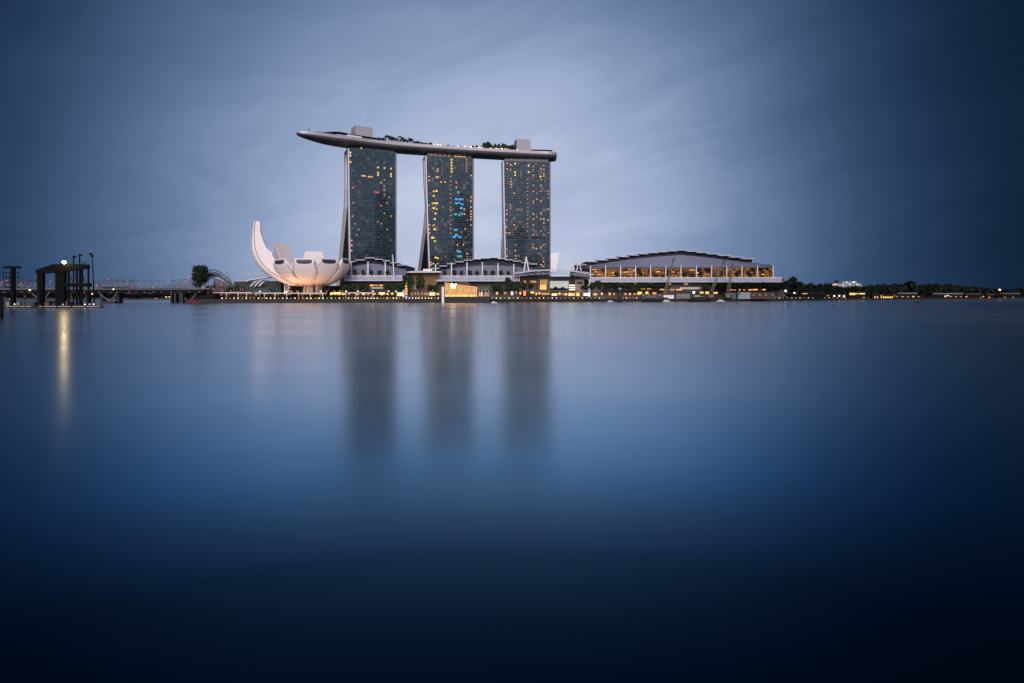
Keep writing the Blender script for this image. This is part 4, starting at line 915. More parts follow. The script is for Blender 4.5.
# ------------------------------------------------------------------ quay works right of the plaza
q = MB(); Yq = 566; c0 = P(619.8, 304, Yq); q.tube([c0 - UP * 1, P(619.8, 296, Yq), P(619.8, 289.6, Yq)], [1.7, 1.9, 2.1], 12)
root = thing('navigation_pillar', c0, 'thick round dark pillar with a pale domed top standing in the water', 'pillar')
part('shaft', q, mat('teal_steel', (.02, .03, .035), .5), root, True); part('dome_cap', MB().ball(P(619.8, 288.9, Yq), 1.9, 12, 6, 0, .6), mat('pale_cap', (.3, .33, .38), .5), root, True)
def crane(px0, y0, px1, y1, Y, label, tip=True, wide=1.3):
    a, b = P(px0, y0, Y), P(px1, y1, Y); root = thing('mobile_crane', Vector((a.x, Y, LZ)), label, 'crane', 'cranes on the quay')
    d = (b - a).normalized(); n = d.cross(Vector((0, 1, 0))).normalized(); q = MB(); L = (b - a).length; k = int(L / 2)
    for s1 in (-1, 1):
        for s2 in (-1, 1): q.bar(a + n * wide * s1 + Vector((0, s2 * .9, 0)), b + n * wide * .45 * s1 + Vector((0, s2 * .5, 0)), .34)
    for i in range(k):
        f0, f1 = i / k, (i + 1) / k; w0, w1 = wide * lerp(1, .45, f0), wide * lerp(1, .45, f1); s = 1 if i % 2 else -1
        for yy in (-.9, .9): q.bar(a.lerp(b, f0) + n * w0 * s + Vector((0, yy, 0)), a.lerp(b, f1) - n * w1 * s + Vector((0, yy, 0)), .26)
    part('lattice_boom', q, olive, root)
    if tip: part('boom_tip', MB().bar(b - d * 1.5, b + d * 3.2, 2.2, 1.8), green_p, root)
    part('machine_house', MB().box(a.x - 3, a.x + 2.4, Y - 1.6, Y + 1.8, LZ + 1.6, LZ + 4.6), olive, root); part('cab', MB().box(a.x + 2.5, a.x + 4.2, Y - 1.4, Y + .4, LZ + 1.6, LZ + 4.4), dark_glass, root)
    for s in (-1, 1): part('crawler_track', MB().box(a.x - 3.4, a.x + 3.4, Y - .6 + s * 1.9, Y + .6 + s * 1.9, LZ, LZ + 1.4), dark_steel, root)
crane(664.5, 294, 673.5, 260.5, 652, 'crane with olive boom and dark green tip before the middle of the convention hall')
crane(711, 292, 723.6, 262.5, 658, 'crane with green tipped boom leaning right before the right convention hall')
crane(728, 292, 733.4, 262.2, 662, 'crane with a plain olive boom, steepest of the quay cranes', tip=False, wide=1.6)
def boat(px, y, wpx, label, white=True, Y=None, cabin=True, cat='boat'):
    Y = Y or H * F / (y - HY); L = wpx * Y / F; c = Vector((X(px, Y), Y, 0)); root = thing('boat', c, label, cat, 'boats at the quay')
    rings = []
    for f, w, z in ((-.5, .26, .9), (-.3, .3, .75), (.1, .3, .75), (.35, .2, .9), (.5, .02, 1.15)):
        x = c.x + f * L; ww = w * L * .5; rings.append([(x, Y - ww, z * L * .12), (x, Y - ww * .7, -.2), (x, Y + ww * .7, -.2), (x, Y + ww, z * L * .12)])
    part('hull', MB().loft(rings), white_paint if white else dark_steel, root)
    if cabin:
        part('cabin', MB().box(c.x - L * .28, c.x + L * .16, Y - L * .1, Y + L * .1, L * .09, L * .23), white_paint if white else dark_steel, root)
        part('cabin_windows', MB().box(c.x - L * .25, c.x + L * .13, Y - L * .104, Y + L * .104, L * .145, L * .195), dark_glass, root)
        part('cabin_roof', MB().box(c.x - L * .32, c.x + L * .2, Y - L * .115, Y + L * .115, L * .232, L * .25), white_paint if white else grey_steel, root)
boat(537, 302.1, 6, 'small white launch moored below the plaza canopy')
boat(610.5, 301.9, 6, 'small white launch moored left of the round dark pillar')
boat(666.5, 301.6, 7.5, 'white cabin boat below the left crane boom')
boat(720.5, 301.6, 8, 'white cabin boat below the two right crane booms')
boat(494, 303, 6, 'small white launch beside the right end of the glass pavilion')
boat(699, 301.9, 22, 'long low dark barge moored below the quay cranes', False)
boat(652, 302, 20, 'long dark barge moored right of the round dark pillar', False)
for i, (a, b, y0, y1, m, lab) in enumerate(((664, 674, 294.4, 296, white_paint, 'low white site cabin at the foot of the left crane'), (676, 690, 293.6, 297.6, mat('site_grey', (.16, .15, .16), .6), 'grey site shed right of the left crane'), (694, 700, 294.6, 297.4, mat('site_pale', (.35, .34, .36), .6), 'pale site cabin left of the dark tree between crane booms'), (725, 736, 292.6, 297.4, mat('site_blue_grey', (.09, .10, .12), .6), 'dark slate site shed at the foot of the steep crane'), (738, 750.5, 291.8, 295.8, mat('site_board', (.30, .32, .36), .6), 'pale boarded site hut with a blue tarpaulin end'), (751, 775, 292.4, 298, mat('site_brown', (.07, .045, .04), .7), 'long brown shed below the right end of the convention awning'), (641, 662, 294, 298, mat('site_dark', (.06, .05, .05), .7), 'long dark shed between the round pillar and the left crane'))):
    Y = 650 if a < 700 else 664; root = thing('site_shed', P((a + b) / 2, 298, Y), lab, 'shed', 'sheds along the quay')
    part('wall', MB().pbox(a, b, y0 + .5, 299, Y, 5), m, root)
    q = MB(); q.prism([P(a - .3, y0 + .6, Y - .4), P(b + .3, y0 + .6, Y - .4), P(b + .3, y0 + .25, Y + 2.7), P(a - .3, y0 + .25, Y + 2.7)], (0, 0, .35)); q.prism([P(a - .3, y0 + .25, Y + 2.7), P(b + .3, y0 + .25, Y + 2.7), P(b + .3, y0 + .6, Y + 5.4), P(a - .3, y0 + .6, Y + 5.4)], (0, 0, .35))
    part('roof', q, mat('shed_roof', (.14, .13, .14), .6), root)
    if i == 4: part('tarpaulin', MB().pbox(737.2, 740, y0, y0 + 3.6, Y - .5, 5.6), mat('blue_tarp', (.02, .10, .22), .5), root)
    if i in (5, 6, 1):
        for k in range(4): 
            x = lerp(a + 2, b - 3, k / 3); part('lit_window', MB().pbox(x, x + 1.3, y1 - 3.6, y1 - 2.6, Y - .3, .3), AD, root)
for i, (px, y, m, r_, lab) in enumerate(((782, 289.6, lamp_white, .75, 'bright white lamp post at the right end of the convention awning'), (785.7, 290.9, lamp_white, 1.1, 'brightest lamp post, left of the round dark shore tree'), (794.4, 292.8, lamp_white, .8, 'small bright lamp post in front of the round dark shore tree'), (777.5, 293.4, amber, .6, 'dim amber lamp post beside the long brown shed'))):
    Y = 700; root = thing('lamp_post', Vector((X(px, Y), Y, LZ)), lab, 'lamp post', 'lamp posts at the quay corner')
    part('pole', MB().tube([Vector((X(px, Y), Y, LZ)), P(px, y, Y)], .14, 6), dark_steel, root); part('lamp', MB().ball(P(px, y, Y - .1), r_, 8, 6), m, root)

# ------------------------------------------------------------------ right shore
rnd = random.Random(21)
def ytop(px): return interp([(784, 279.5), (790, 277.6), (797, 280), (803, 285), (810, 283.6), (815, 285.5), (819, 283.4), (823, 284), (829, 284), (836, 286.4), (850, 287.3), (860, 286.4), (868, 285.6), (876, 286), (884, 283.6), (890, 285), (895, 283), (899, 285.5), (905, 284.5), (911, 281.6), (916, 283), (922, 285), (930, 284.6), (938, 284.4), (950, 284.6), (960, 286.8), (972, 287), (985, 288), (1000, 290), (1012, 289.5), (1024, 288)], px)
solo_names = {790: 'big round dark shore tree right of the bright lamp posts', 911: 'tallest dark round tree on the far right shore'}
def rtree(px, Y, w, lab): tree_px('far', px, ytop(px) - .2, 297.6, w, Y, lab, 'trees along the right shore')
rtree(791, 830, 15, 'big round dark tree right of the bright quay lamp posts')
rtree(910.5, 1110, 13, 'tallest dark round tree on the far right shore')
x = 798.5
while x < 1026:
    if not 905 < x < 917: rtree(x, S(x) + 45 + rnd.uniform(0, 25), rnd.uniform(8.5, 12), 'dark round tree in the continuous treeline along the right shore')
    x += rnd.uniform(4.2, 6.2)
q = MB()
r = random.Random(2)
for i in range(9000):
    px = r.uniform(784, 1030); Y = S(px) + 80 + r.uniform(0, 20); y = lerp(297.5, ytop(px) + 2.5, r.random() ** .8); p = P(px, y, Y); s = r.uniform(.8, 1.6)
    u = Vector((r.gauss(0, 1), r.gauss(0, 1), r.gauss(0, 1))).normalized() * s; w = u.cross(Vector((r.gauss(0, 1), r.gauss(0, 1), r.gauss(0, 1)))).normalized() * s
    q.face([p - u - w, p + u - w, p + u + w, p - u + w])
struct('far_wood', q, leaf_far, 'stuff')
def shed(px0, px1, y0, y1, roofm, lab, lit=(), roof_h=.9):
    Y = S((px0 + px1) / 2) + 22; root = thing('shore_pavilion', P((px0 + px1) / 2, 298, Y), lab, 'pavilion', 'low pavilions on the right shore')
    part('wall', MB().pbox(px0, px1, y0 + roof_h, y1, Y, 8), mat('dark_pavilion', (.008, .008, .01), .8, spec=.1), root)
    q = MB(); q.prism([P(px0 - .6, y0 + roof_h, Y - 2), P(px1 + .6, y0 + roof_h, Y - 2), P(px1, y0, Y + 4), P(px0, y0, Y + 4)], (0, 0, .3)); q.prism([P(px0, y0, Y + 4), P(px1, y0, Y + 4), P(px1 + .6, y0 + roof_h, Y + 10), P(px0 - .6, y0 + roof_h, Y + 10)], (0, 0, .3))
    part('roof', q, roofm, root)
    for (a, b, c, d, m) in lit: part('lit_window', MB().pbox(a, b, c, d, Y - .4, .3), m, root)
rw = mat('pale_roof', (.30, .30, .38), .5); rd = mat('dark_roof', (.03, .03, .035), .6)
shed(790, 824, 292.4, 298, rd, 'long dark pavilion with thin orange lights below the shore trees', [(796, 800, 293.2, 294, AM), (802, 807.4, 293.2, 294, AM), (793, 794.6, 293, 294, AD)])
shed(824, 847, 294, 298.4, rd, 'low dark pavilion with scattered square lights left of the amber one', [(827, 829, 295, 296.2, AD), (833.6, 835, 295.4, 296.6, lamp_w), (838.8, 840, 295.2, 296.4, lamp_w), (843, 845, 295.4, 296.8, WW), (821.4, 823.6, 294.6, 296, RS), (844, 845.6, 297.4, 298.2, lamp_pink)])
shed(848.6, 865.6, 291.9, 297.6, rd, 'small pavilion with a bright amber window band', [(849.6, 855.4, 293, 295, YW), (856, 858, 293.2, 294.2, AM), (859, 865, 293.1, 294.3, YW), (863, 865, 297, 298, AD)])
shed(872, 896, 294.4, 298.6, rd, 'dark pavilion fronted by a tight line of small yellow lights', [(874.4, 875.6, 296.4, 298, AM), (877, 878, 296.4, 298, AM), (881, 882, 295.4, 298, AM)] + [(883 + i * 1.7, 884.2 + i * 1.7, 296.6, 298, YW) for i in range(6)] + [(894, 895, 295.4, 296.6, AD)])
shed(898, 917, 292.9, 298.4, rw, 'pavilion with a pale lavender roof and a line of dim lamps', [(896.4, 898, 296, 297, AD), (901, 904, 296.2, 297, AD), (907, 909, 296.2, 297, AD), (912.4, 914.4, 296, 297.2, AM), (917.6, 920, 296.2, 297, AD)])
shed(921, 963, 293.2, 298.4, rw, 'longest low pavilion with a pale roof on the right shore', [(944.6, 946.4, 295.6, 297, YW), (946.8, 949, 295.2, 296, WW), (949.6, 952, 296.2, 297, AD), (955, 957, 296.2, 297, AD), (960, 962, 296.2, 297, AD)])
shed(966, 981, 293.6, 298.2, mat('mid_roof', (.11, .11, .14), .5), 'dim grey roofed pavilion right of the longest one', [(965.4, 967.4, 296.2, 297, AM), (980.6, 981.6, 297, 298, AD), (983, 984, 296, 297, YW)])
shed(987, 994, 294, 298.2, mat('mid_roof', (.11, .11, .14), .5), 'tiny grey pavilion left of the orange lamp post', [(988.6, 990.2, 297, 298, RS)])
shed(996, 1020, 293, 298.2, mat('blue_roof', (.16, .18, .26), .5), 'pavilion with a blue grey roof at the far right edge', [(1004, 1006, 297, 297.8, AD), (1012, 1014, 297, 297.8, AD)])
root = thing('lamp_post', Vector((X(999.7, 1240), 1240, LZ)), 'orange lamp post standing above the blue grey roof far right', 'lamp post')
part('pole', MB().tube([Vector((X(999.7, 1240), 1240, LZ)), P(999.7, 290.4, 1240)], .2, 6), dark_steel, root); part('lamp', MB().ball(P(999.7, 289.8, 1239.6), 2.0, 8, 6), glow('orange_lamp', (1, .56, .25), 2.2), root)
# cruise ship behind the trees
root = thing('cruise_ship', P(846, 290, 1500), 'white cruise ship with lit upper decks rising behind the shore trees', 'ship')
part('hull', MB().loft([[P(828, 297, 1500), P(866, 297, 1500), P(866, 297, 1530), P(828, 297, 1530)], [P(827, 286.8, 1500), P(865, 286.8, 1500), P(865, 286.8, 1530), P(827, 286.8, 1530)]]), mat('ship_hull', (.16, .16, .18), .6), root)
for a, b, y0, y1 in ((832, 863, 284.8, 286.8), (835, 861, 283.2, 284.8), (842, 857, 281.4, 283.2)): part('deckhouse', MB().pbox(a, b, y0, y1, 1503, 22), mat('ship_white', (.20, .20, .23), .6, emit=(.8, .74, .8), es=.05), root)
part('funnel', MB().prism([P(836, 283, 1508), P(838.6, 283, 1508), P(838, 280.4, 1508), P(836.6, 280.4, 1508)], (0, 8, 0)), dark_steel, root)
for a, y, m in ((831.5, 283.6, AM), (833, 284.4, glow('pink_ship', (1, .5, .38), 1.0)), (834.6, 283.8, AH), (838, 284.6, AD), (852.4, 281.6, WW), (853.8, 281.4, glow('cream_ship', (.95, .9, .7), 1.0)), (846, 281.8, WW), (849, 283.6, WW), (857, 284, WW), (842.4, 284.4, WW)): part('deck_light', MB().pbox(a, a + 1.4, y, y + 1, 1502, .5), m, root)
# buoys
for i, (px, y) in enumerate(((788, 306.2), (810, 306.2), (833.2, 306.5), (861, 304), (884.4, 307), (912.5, 307.4), (941.4, 307.8), (880.6, 304.3), (901.4, 304.3), (996, 305.3), (1002.8, 308.5), (1012, 303.6), (809.2, 303.7), (857.8, 307.3))):
    Y = H * F / (y - HY); s = .55 if i < 7 else .36; c = Vector((X(px, Y), Y, .15)); root_q = MB(); root_q.ball(c, s * 1.15, 8, 6); root_q.tube([c + UP * .4, c + UP * 1.1 * s * 1.6], .12, 6)
    solo('buoy', root_q, red_p, c, f'{ORDN[sorted([788, 810, 833.2, 861, 884.4, 912.5, 941.4, 880.6, 901.4, 996, 1002.8, 1012, 809.2, 857.8]).index(px)]} red buoy from the left, floating off the right shore', 'buoy', 'red buoys')
boat(917.6, 302.6, 5, 'small dark motor boat floating off the right shore', False)

# ------------------------------------------------------------------ bridges on the left
root = thing('road_bridge', P(90, 300, 470), 'long flat dark road bridge on V piers crossing on the left', 'bridge')
A_, B2 = P(-90, 291.4, 455), P(207, 291.4, 476)
q = MB(); q.bar(A_, B2, 14, 2.6); part('girder', q, mat('girder_dark', (.010, .010, .012), .8, spec=.1), root)
q = MB(); q.bar(A_ + Vector((0, -7.2, 1.7)), B2 + Vector((0, -7.2, 1.7)), .3, .9); part('parapet', q, mat('bridge_parapet', (.10, .09, .10), .6), root)
def vpier(px, Y, big=True):
    b0 = Vector((X(px, Y), Y, 0)); q = MB(); q.box(b0.x - 4.5, b0.x + 4.5, Y - 4, Y + 4, -2, 1.6); part('pile_cap', q, dark_conc, root)
    for s in (-1, 1):
        q = MB(); q.tube([b0 + Vector((s * .6, -2.5, 1.5)), b0 + Vector((s * 6.5, -4.5, 7.6))], [.45, .4], 6); part('pier_leg', q, grey_steel, root)
for px, Y in ((45, 462), (112, 466), (191, 472)): vpier(px, Y)
for px, w in ((101.5, 2.6), (117.5, 3), (171, 1.6), (175, 2.2), (181, 4), (86, 2)): 
    part('pier_column', MB().pbox(px - w / 2, px + w / 2, 292.5, 303, 466, 5), dark_conc, root)
part('abutment', MB().pbox(186, 215, 293, 302.4, 474, 8), mat('abutment_c', (.014, .013, .013), .85, spec=.1), root)
rnd = random.Random(17)
for i in range(24):
    px = 4 + i * 8.8 + rnd.uniform(-2, 2); part('deck_lamp', MB().ball(P(px, 292.2 + rnd.uniform(-.3, .3), 449), .34, 6, 4), rnd.choice((lamp_red, lamp_pink, AD)), root)
for px in (30, 99.5, 63, 130, 150): part('lamp_post', MB().tube([P(px, 291, 452), P(px, 281.5, 452)], .13, 5), dark_steel, root)
part('street_light', MB().ball(P(29.8, 290, 448.5), .7, 7, 5), glow('cream_lamp', (1, .8, .45), 1.6), root); part('street_light', MB().ball(P(113.5, 289.2, 448.5), .6, 7, 5), glow('cream_lamp', (1, .8, .45), 1.6), root)
# helix footbridge beyond the road bridge
root = thing('helix_footbridge', P(100, 298, 500), 'steel helix footbridge of twisted tubes dotted with red lights', 'footbridge')
hp = [P(-90, 286.2, 486), P(0, 286.2, 492), P(100, 286.0, 497), P(170, 285.2, 500), P(205, 286.5, 496), P(222, 290.5, 488)]
hp = [hp[0]] + hp + [hp[-1]]
hs = []
for i in range(1, len(hp) - 2):
    for j in range(140): hs.append(cat(hp[i - 1], hp[i], hp[i + 1], hp[i + 2], j / 60))
hacc = 0
def helix(rad, turns_len, ph, r, sign=1):
    pts = []; acc = 0
    for i, p in enumerate(hs):
        if i: acc += (hs[i] - hs[i - 1]).length
        d = (hs[min(i + 1, len(hs) - 1)] - hs[max(i - 1, 0)]).normalized(); n = Vector((d.y, -d.x, 0)).normalized(); a = sign * 2 * math.pi * acc / turns_len + ph
        px = 512 + p.x / p.y * F
        k = 1 + 1.1 * math.exp(-((px - 206) / 16) ** 2)
        pts.append(p + n * rad * k * math.cos(a) + UP * rad * k * math.sin(a))
    return MB().tube(pts, r, 5)
for ph in (0, 2.1, 4.2): part('outer_helix', helix(4.6, 15, ph, .11), grey_steel, root)
for ph in (0, 3.14): part('inner_helix', helix(3.9, 11, ph, .09, -1), grey_steel, root)
q = MB(); q.tube([p - UP * 3.4 for p in hs], 1.2, 4); part('walkway', q, mat('walkway_dark', (.05, .045, .045), .6), root)
for k_ in (-2.2, 2.2): part('handrail', MB().tube([p - UP * .6 + Vector((0, k_, 0)) for p in hs[::8]], .1, 5), grey_steel, root)
for i in range(98):
    p = hs[int(3 + i * 6.9)]; part('helix_light', MB().ball(p + Vector((0, -4.8 if i % 2 else 3, rnd.uniform(-4.5, 4.5))), rnd.choice((.3, .42, .55)), 6, 4), rnd.choice((lamp_red, lamp_pink, lamp_pink, glow('faint_red', (1, .12, .16), .35))), root)
# arched end of the helix behind the big tree
root = thing('helix_arches', P(218, 296, 500), 'pair of sweeping steel arch ribs with glass right of the big dark tree', 'arch canopy')
def archy(pts, r, m, nm): part(nm, MB().tube(pts, r, 6), m, root)
def qb(p0, p1, p2, n=18): return [p0 * (1 - t) ** 2 + p1 * 2 * t * (1 - t) + p2 * t * t for t in [i / n for i in range(n + 1)]]
st = mat('arch_steel', (.05, .05, .055), .5)
archy(qb(P(207, 271, 500), P(218.5, 265.5, 500), P(233, 285, 500)), .42, st, 'arch_rib'); archy(qb(P(207, 273, 500), P(217, 268, 500), P(232, 286.2, 500)), .42, st, 'arch_rib'); archy(qb(P(208, 277, 500), P(217, 274, 500), P(232, 286.5, 500)), .36, st, 'arch_rib')
archy(qb(P(205, 283, 498), P(214, 272, 498), P(226, 283.5, 498)), .5, white_paint, 'white_rib'); archy(qb(P(184, 287, 497), P(186, 275.5, 497), P(196, 277, 497)), .4, fin_grey, 'white_rib'); archy(qb(P(186, 287, 497), P(190, 276, 497), P(200, 284, 497)), .3, fin_grey, 'white_rib')
q = MB(); a_ = qb(P(207, 274.2, 500), P(217, 268.8, 500), P(231, 285.8, 500)); b_ = qb(P(208, 276.6, 500.5), P(217, 273.6, 500.5), P(231, 286, 500.5)); q.loft([[a_[i], b_[i], b_[i] + Vector((0, .2, 0)), a_[i] + Vector((0, .2, 0))] for i in range(len(a_))]); part('glass_infill', q, mat('pale_infill', (.10, .14, .16), .2), root)
q = MB(); q.prism([P(212, 286, 503), P(226, 286, 503), P(222, 282.4, 503), P(214, 282.4, 503)], (0, 4, 0)); part('landing_roof', q, fin_grey, root)
part('landing_wall', MB().pbox(206, 236, 285.5, 298, 505, 6), mat('landing_dark', (.03, .03, .03), .7), root)
tree_px('big', 200.5, 265.2, 292.5, 18.5, 486, 'big dark bushy tree at the right end of the long bridge')
tree_px('tree', 229, 287, 296, 9, 488, 'low olive tree at the landing beside the steel arches', 'promenade trees')
tree_px('tree', 240, 286, 297, 9, 500, 'dark low tree left of the annex blade canopies', 'promenade trees')
q = MB(); b0 = P(194, 303.2, 464); Lb = 9
rings = [[(b0.x + f * Lb, 464 - w, z), (b0.x + f * Lb, 464 - w * .7, -.2), (b0.x + f * Lb, 464 + w * .7, -.2), (b0.x + f * Lb, 464 + w, z)] for f, w, z in ((-.55, .9, 1.3), (-.2, 1.2, 1.1), (.3, 1.1, 1.1), (.55, .1, 1.6))]
root = thing('river_boat', Vector((b0.x, 464, 0)), 'low boat with red lit hull moored under the right end of the bridge', 'boat')
part('hull', MB().loft(rings), mat('red_hull', (.10, .012, .02), .6), root); part('canopy', MB().box(b0.x - 3.4, b0.x + 2.6, 463, 465, 2.3, 2.5), dark_steel, root)
for s in (-3.2, -.4, 2.4): part('canopy_post', MB().box(b0.x + s, b0.x + s + .15, 463, 465, 1, 2.3), dark_steel, root)
part('red_light_strip', MB().box(b0.x - 3.4, b0.x + 2.6, 462.75, 462.95, 1.5, 1.75), glow('faint_red', (1, .12, .16), .35), root)
# far shore trees seen under the bridge
rnd = random.Random(31)
for x in fr(-6, 172, 5.5): tree_px('far', x, 292.6 + rnd.uniform(-.6, 1.2), 299, 9, 1075 + rnd.uniform(0, 20), 'dark tree in the distant line seen under the long bridge', 'far trees under the bridge')
root = thing('far_building', P(131, 299, 1090), 'small dark block of a building far behind under the bridge', 'building')
part('wall', MB().pbox(128.5, 136, 288.8, 299, 1110, 20), mat('far_wall', (.03, .03, .035), .7), root); part('roof', MB().pbox(128, 136.4, 288.2, 288.8, 1109, 22), dark_steel, root)
for px, y, m in ((166, 297, lamp_w), (168, 297.4, AM), (169.5, 296.8, lamp_w), (157, 298.4, RS), (155, 298.6, lamp_pink), (71, 296.2, AD), (78, 296.4, AD)):
    root = thing('shore_lamp', P(px, 299, 1060), 'tiny shore lamp far away seen under the bridge', 'lamp', 'far shore lamps'); part('pole', MB().tube([P(px, 299.5, 1060), P(px, y, 1060)], .12, 5), dark_steel, root); part('lamp', MB().ball(P(px, y, 1059.5), .9, 6, 4), m, root)

# ------------------------------------------------------------------ floating stage on the left
YS = 268
root = thing('floating_platform', P(52, 307, YS), 'low floating stage platform lying on the water at left', 'pontoon')
q = MB(); q.hexa([Vector((X(p_, y_ + YS), y_ + YS, z_)) for z_ in (.35, .9) for p_, y_ in ((3, -2), (104, -2), (101, 16), (5, 16))]); part('deck', q, dark_conc, root)
for a, b in ((4, 8.4), (10, 22), (23.5, 28.5), (29, 35), (43, 46), (48, 60), (62, 74), (76, 88), (90, 103.5)): part('edge_beam', MB().box(X(a, YS), X(b, YS), YS - 2.25, YS - 2.02, .42, .85), mat('pontoon_edge', (.30, .28, .23), .7), root)
q = MB(); q.hexa([Vector((X(p_, y_ + YS), y_ + YS, z_)) for z_ in (-.8, .34) for p_, y_ in ((4, -1.5), (103, -1.5), (100, 15), (6, 15))]); part('float', q, dark_steel, root)
DZ2 = .9
root = thing('stage_gantry', P(62, 305, YS), 'black steel stage gantry with sloping roof beam and mid level walkway', 'stage frame')
bk = mat('black_gantry', (.005, .005, .006), .8, var=.3, spec=.08)
q = MB(); q.prism([P(35.6, 273.4, YS), P(54, 272.8, YS), P(64, 271.6, YS), P(88, 268.4, YS), P(88, 264.4, YS), P(64, 263.6, YS), P(52, 264.4, YS), P(35.4, 270, YS)], (-1.2, 3, 0)); part('roof_beam', q, bk, root)
for a, b in ((36, 41.8), (54.2, 63.6), (66.6, 68.4), (74.6, 76.6), (79.4, 81.6), (86.6, 88)):
    q = MB(); q.box(X(a, YS), X(b, YS), YS + .5, YS + (2 if b - a > 4 else 1), DZ2, Z(interp([(35, 272.6), (54, 272), (64, 271), (88, 267.8)], (a + b) / 2), YS)); part('column', q, bk, root)
part('mid_walkway', MB().pbox(63, 88, 283.2, 286.6, YS + .3, 2.4), bk, root)
q = MB()
for i in range(12): x = 64 + i * 2; q.tube([P(x, 283.2, YS + .5), P(x, 281.6, YS + .5)], .06, 4)
part('walkway_rail', q, bk, root)
for a, b in ((42, 54.2), (68.6, 74.4), (82, 86.4)):
    part('brace', MB().bar(P(a, 284, YS + .8), P(b, 274, YS + .8), .14).bar(P(a, 274, YS + 1.0), P(b, 284, YS + 1.0), .14) if a > 60 else MB().bar(P(a, 277.5, YS + .8), P(a + 4, 272.8, YS + .8), .2), bk, root)
part('roof_flap', MB().bar(P(82, 263.6, YS), P(86.6, 262.2, YS), .5, .25), bk, root)
part('ladder', MB().bar(P(37.6, 286, YS - 1), P(38.6, 305, YS - 1), .3).bar(P(38.4, 286, YS - 1), P(39.4, 305, YS - 1), .1), dark_steel, root)
for i, (px, yt) in enumerate(((73.6, 255.8), (79.7, 254.2))):
    r_ = thing('floodlight_mast', P(px, 305, YS + 5), ('shorter unlit mast with a flat head rising through the gantry roof', 'taller unlit mast with a flat head rising through the gantry roof')[i], 'mast', 'masts behind the gantry')
    part('pole', MB().tube([Vector((X(px, YS + 11), YS + 11, DZ2)), P(px, yt + .6, YS + 11)], .28, 7), bk, r_); q = MB(); q.prism([P(px - 1.6, yt, YS + 10.6), P(px + 1.6, yt, YS + 10.6), P(px + .8, yt + 1.6, YS + 10.6), P(px - .8, yt + 1.6, YS + 10.6)], (0, .8, 0)); part('lamp_head', q, bk, r_)
# the one lit floodlight
root = thing('floodlight', P(64, 263.4, YS - .6), 'brilliant lit floodlight on the front edge of the gantry roof', 'floodlight')
fl = bpy.data.materials.new('flood_lens'); fl.use_nodes = True; fb = fl.node_tree.nodes['Principled BSDF']; fb.inputs['Emission Color'].default_value = (1, .72, .34, 1); fb.inputs['Emission Strength'].default_value = 85
part('housing', MB().pbox(62.9, 65.1, 261.0, 263.2, YS - .3, .8), bk, root); part('lens', MB().ball(P(64, 262.2, YS - 1.4), .66, 14, 10), fl, root); part('bracket', MB().bar(P(64, 263.0, YS), P(64, 264, YS), .3), bk, root)
root = thing('lamp_mast', P(93, 305, YS + 6), 'tall curved lamp mast with twin heads and a red tip right of the gantry', 'lamp mast')
part('pole', MB().tube([Vector((X(94.2, YS + 6), YS + 6, DZ2)), P(93.4, 285, YS + 6), P(92.6, 262, YS + 6), P(92.0, 255.4, YS + 6)], [.3, .26, .2, .15], 7), bk, root)
part('lamp_head', MB().pbox(89.3, 91.6, 253.0, 254.9, YS + 5.6, .7), bk, root); part('lamp_head', MB().pbox(90.5, 92.6, 255.2, 256.9, YS + 5.6, .7), bk, root); part('head_arm', MB().bar(P(91, 254.4, YS + 6), P(92.2, 257.4, YS + 6), .2), bk, root)
part('red_tip', MB().ball(P(91.5, 251.8, YS + 6), .2, 6, 4), lamp_red, root)
part('small_lamp', MB().ball(P(92.2, 294, YS + 5.4), .33, 7, 5), glow('orange_lamp', (1, .56, .25), 2.2), root)
root = thing('lighting_rack', P(11.5, 305, YS), 'black lighting tower hung with three rows of unlit lamps at far left', 'lighting tower')
part('pole', MB().pbox(10.2, 13.6, 268, 306, YS, 1.3), bk, root); part('top_board', MB().pbox(3.2, 19.6, 266.2, 268.4, YS - .3, 1), bk, root)
for yb in (272.4, 276.8, 282.0, 286.2):
    o = part('crossbar', MB().bar(P(3.0, yb, YS - .2), P(19, yb, YS - .2), .16), bk, root)
    for k in range(6): x = 3.6 + k * 2.9; part('lamp_can', MB().tube([P(x, yb + .1, YS - .3), P(x + .1, yb + 1.5, YS - .5)], [.14, .26], 7), bk, o)
part('side_frame', MB().bar(P(18.6, 272, YS - .2), P(18.6, 278, YS - .2), .12).bar(P(3.2, 272, YS - .2), P(3.2, 277, YS - .2), .12), bk, root)
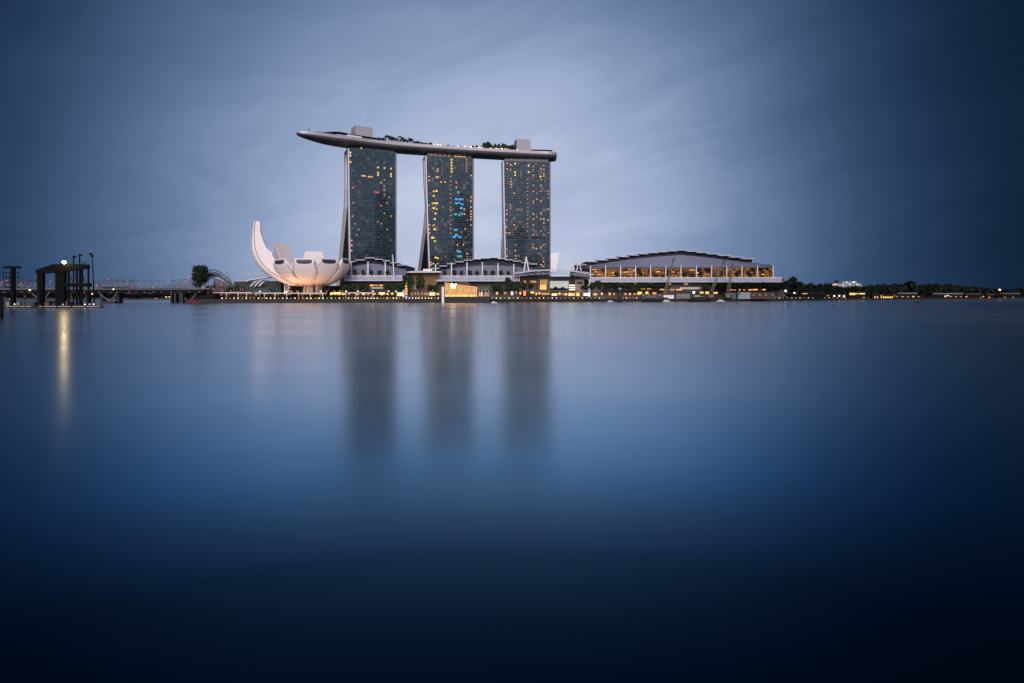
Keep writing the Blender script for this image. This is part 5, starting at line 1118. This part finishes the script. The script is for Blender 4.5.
for i, (a, b, y0, lab, m) in enumerate(((6, 9.4, 302, 'pale crate on the left end of the floating platform', mat('crate_pale', (.22, .20, .15), .7)), (16.8, 19.4, 302, 'pale crate right of the lighting tower foot', mat('crate_pale', (.22, .20, .15), .7)), (63.6, 70.4, 301.4, 'brown equipment crate under the gantry walkway', mat('crate_brown', (.07, .05, .03), .7)), (22, 34, 302.6, 'dark heap of stage equipment left of the gantry', mat('crate_dark', (.05, .05, .05), .7)), (44.6, 48.8, 302.2, 'small rust orange crate between the gantry legs', mat('crate_rust', (.16, .05, .02), .7)))):
    c = P((a + b) / 2, 305.8, YS + 1); q = MB(); x0, x1 = X(a, YS + 1), X(b, YS + 1); zt = Z(y0, YS + 1); q.box(x0, x1, YS + 1, YS + 3, DZ2 + .12, zt - .12); q.box(x0 - .06, x1 + .06, YS + .94, YS + 3.06, zt - .12, zt); q.box(x0, x0 + .2, YS + 1, YS + 3, DZ2, DZ2 + .12); q.box(x1 - .2, x1, YS + 1, YS + 3, DZ2, DZ2 + .12)
    solo('crate', q, m, Vector((c.x, YS + 2, DZ2)), lab, 'crate')
for px, y, m, lab in ((14.4, 304.2, lamp_white, 'small white lamp at the foot of the lighting tower'), (63, 304.4, glow('pinkish_lamp', (1, .6, .5), 1.5), 'small pinkish lamp beside the brown equipment crate'), (84.8, 304.4, lamp_w, 'small warm lamp left of the last gantry column'), (89.4, 304.2, glow('pinkish_lamp', (1, .6, .5), 1.5), 'small pinkish lamp right of the last gantry column'), (93.6, 304.2, lamp_w, 'small warm lamp at the foot of the tall lamp mast'), (9.6, 299.2, lamp_red, 'red warning lamp left of the lighting tower foot'), (24.8, 296.4, glow('faint_red', (1, .12, .16), .35), 'dim red warning lamp right of the lighting tower')):
    Y = YS + .5; root = thing('deck_lamp', Vector((X(px, Y), Y, DZ2)), lab, 'lamp'); part('stem', MB().tube([Vector((X(px, Y), Y, DZ2)), P(px, y, Y)], .08, 5), bk, root); part('lamp', MB().ball(P(px, y, Y - .05), .26, 7, 5), m, root)
q = MB(); q.tube([Vector((X(-1, 130), 130, -2)), Vector((X(-1, 130), 130, Z(299, 130))), Vector((X(-1, 130), 130, Z(297, 130)))], [.8, .8, .5], 10)
solo('mooring_pile', q, dark_steel, Vector((X(-1, 130), 130, 0)), 'dark round mooring pile cut by the left edge of the photo', 'mooring pile')
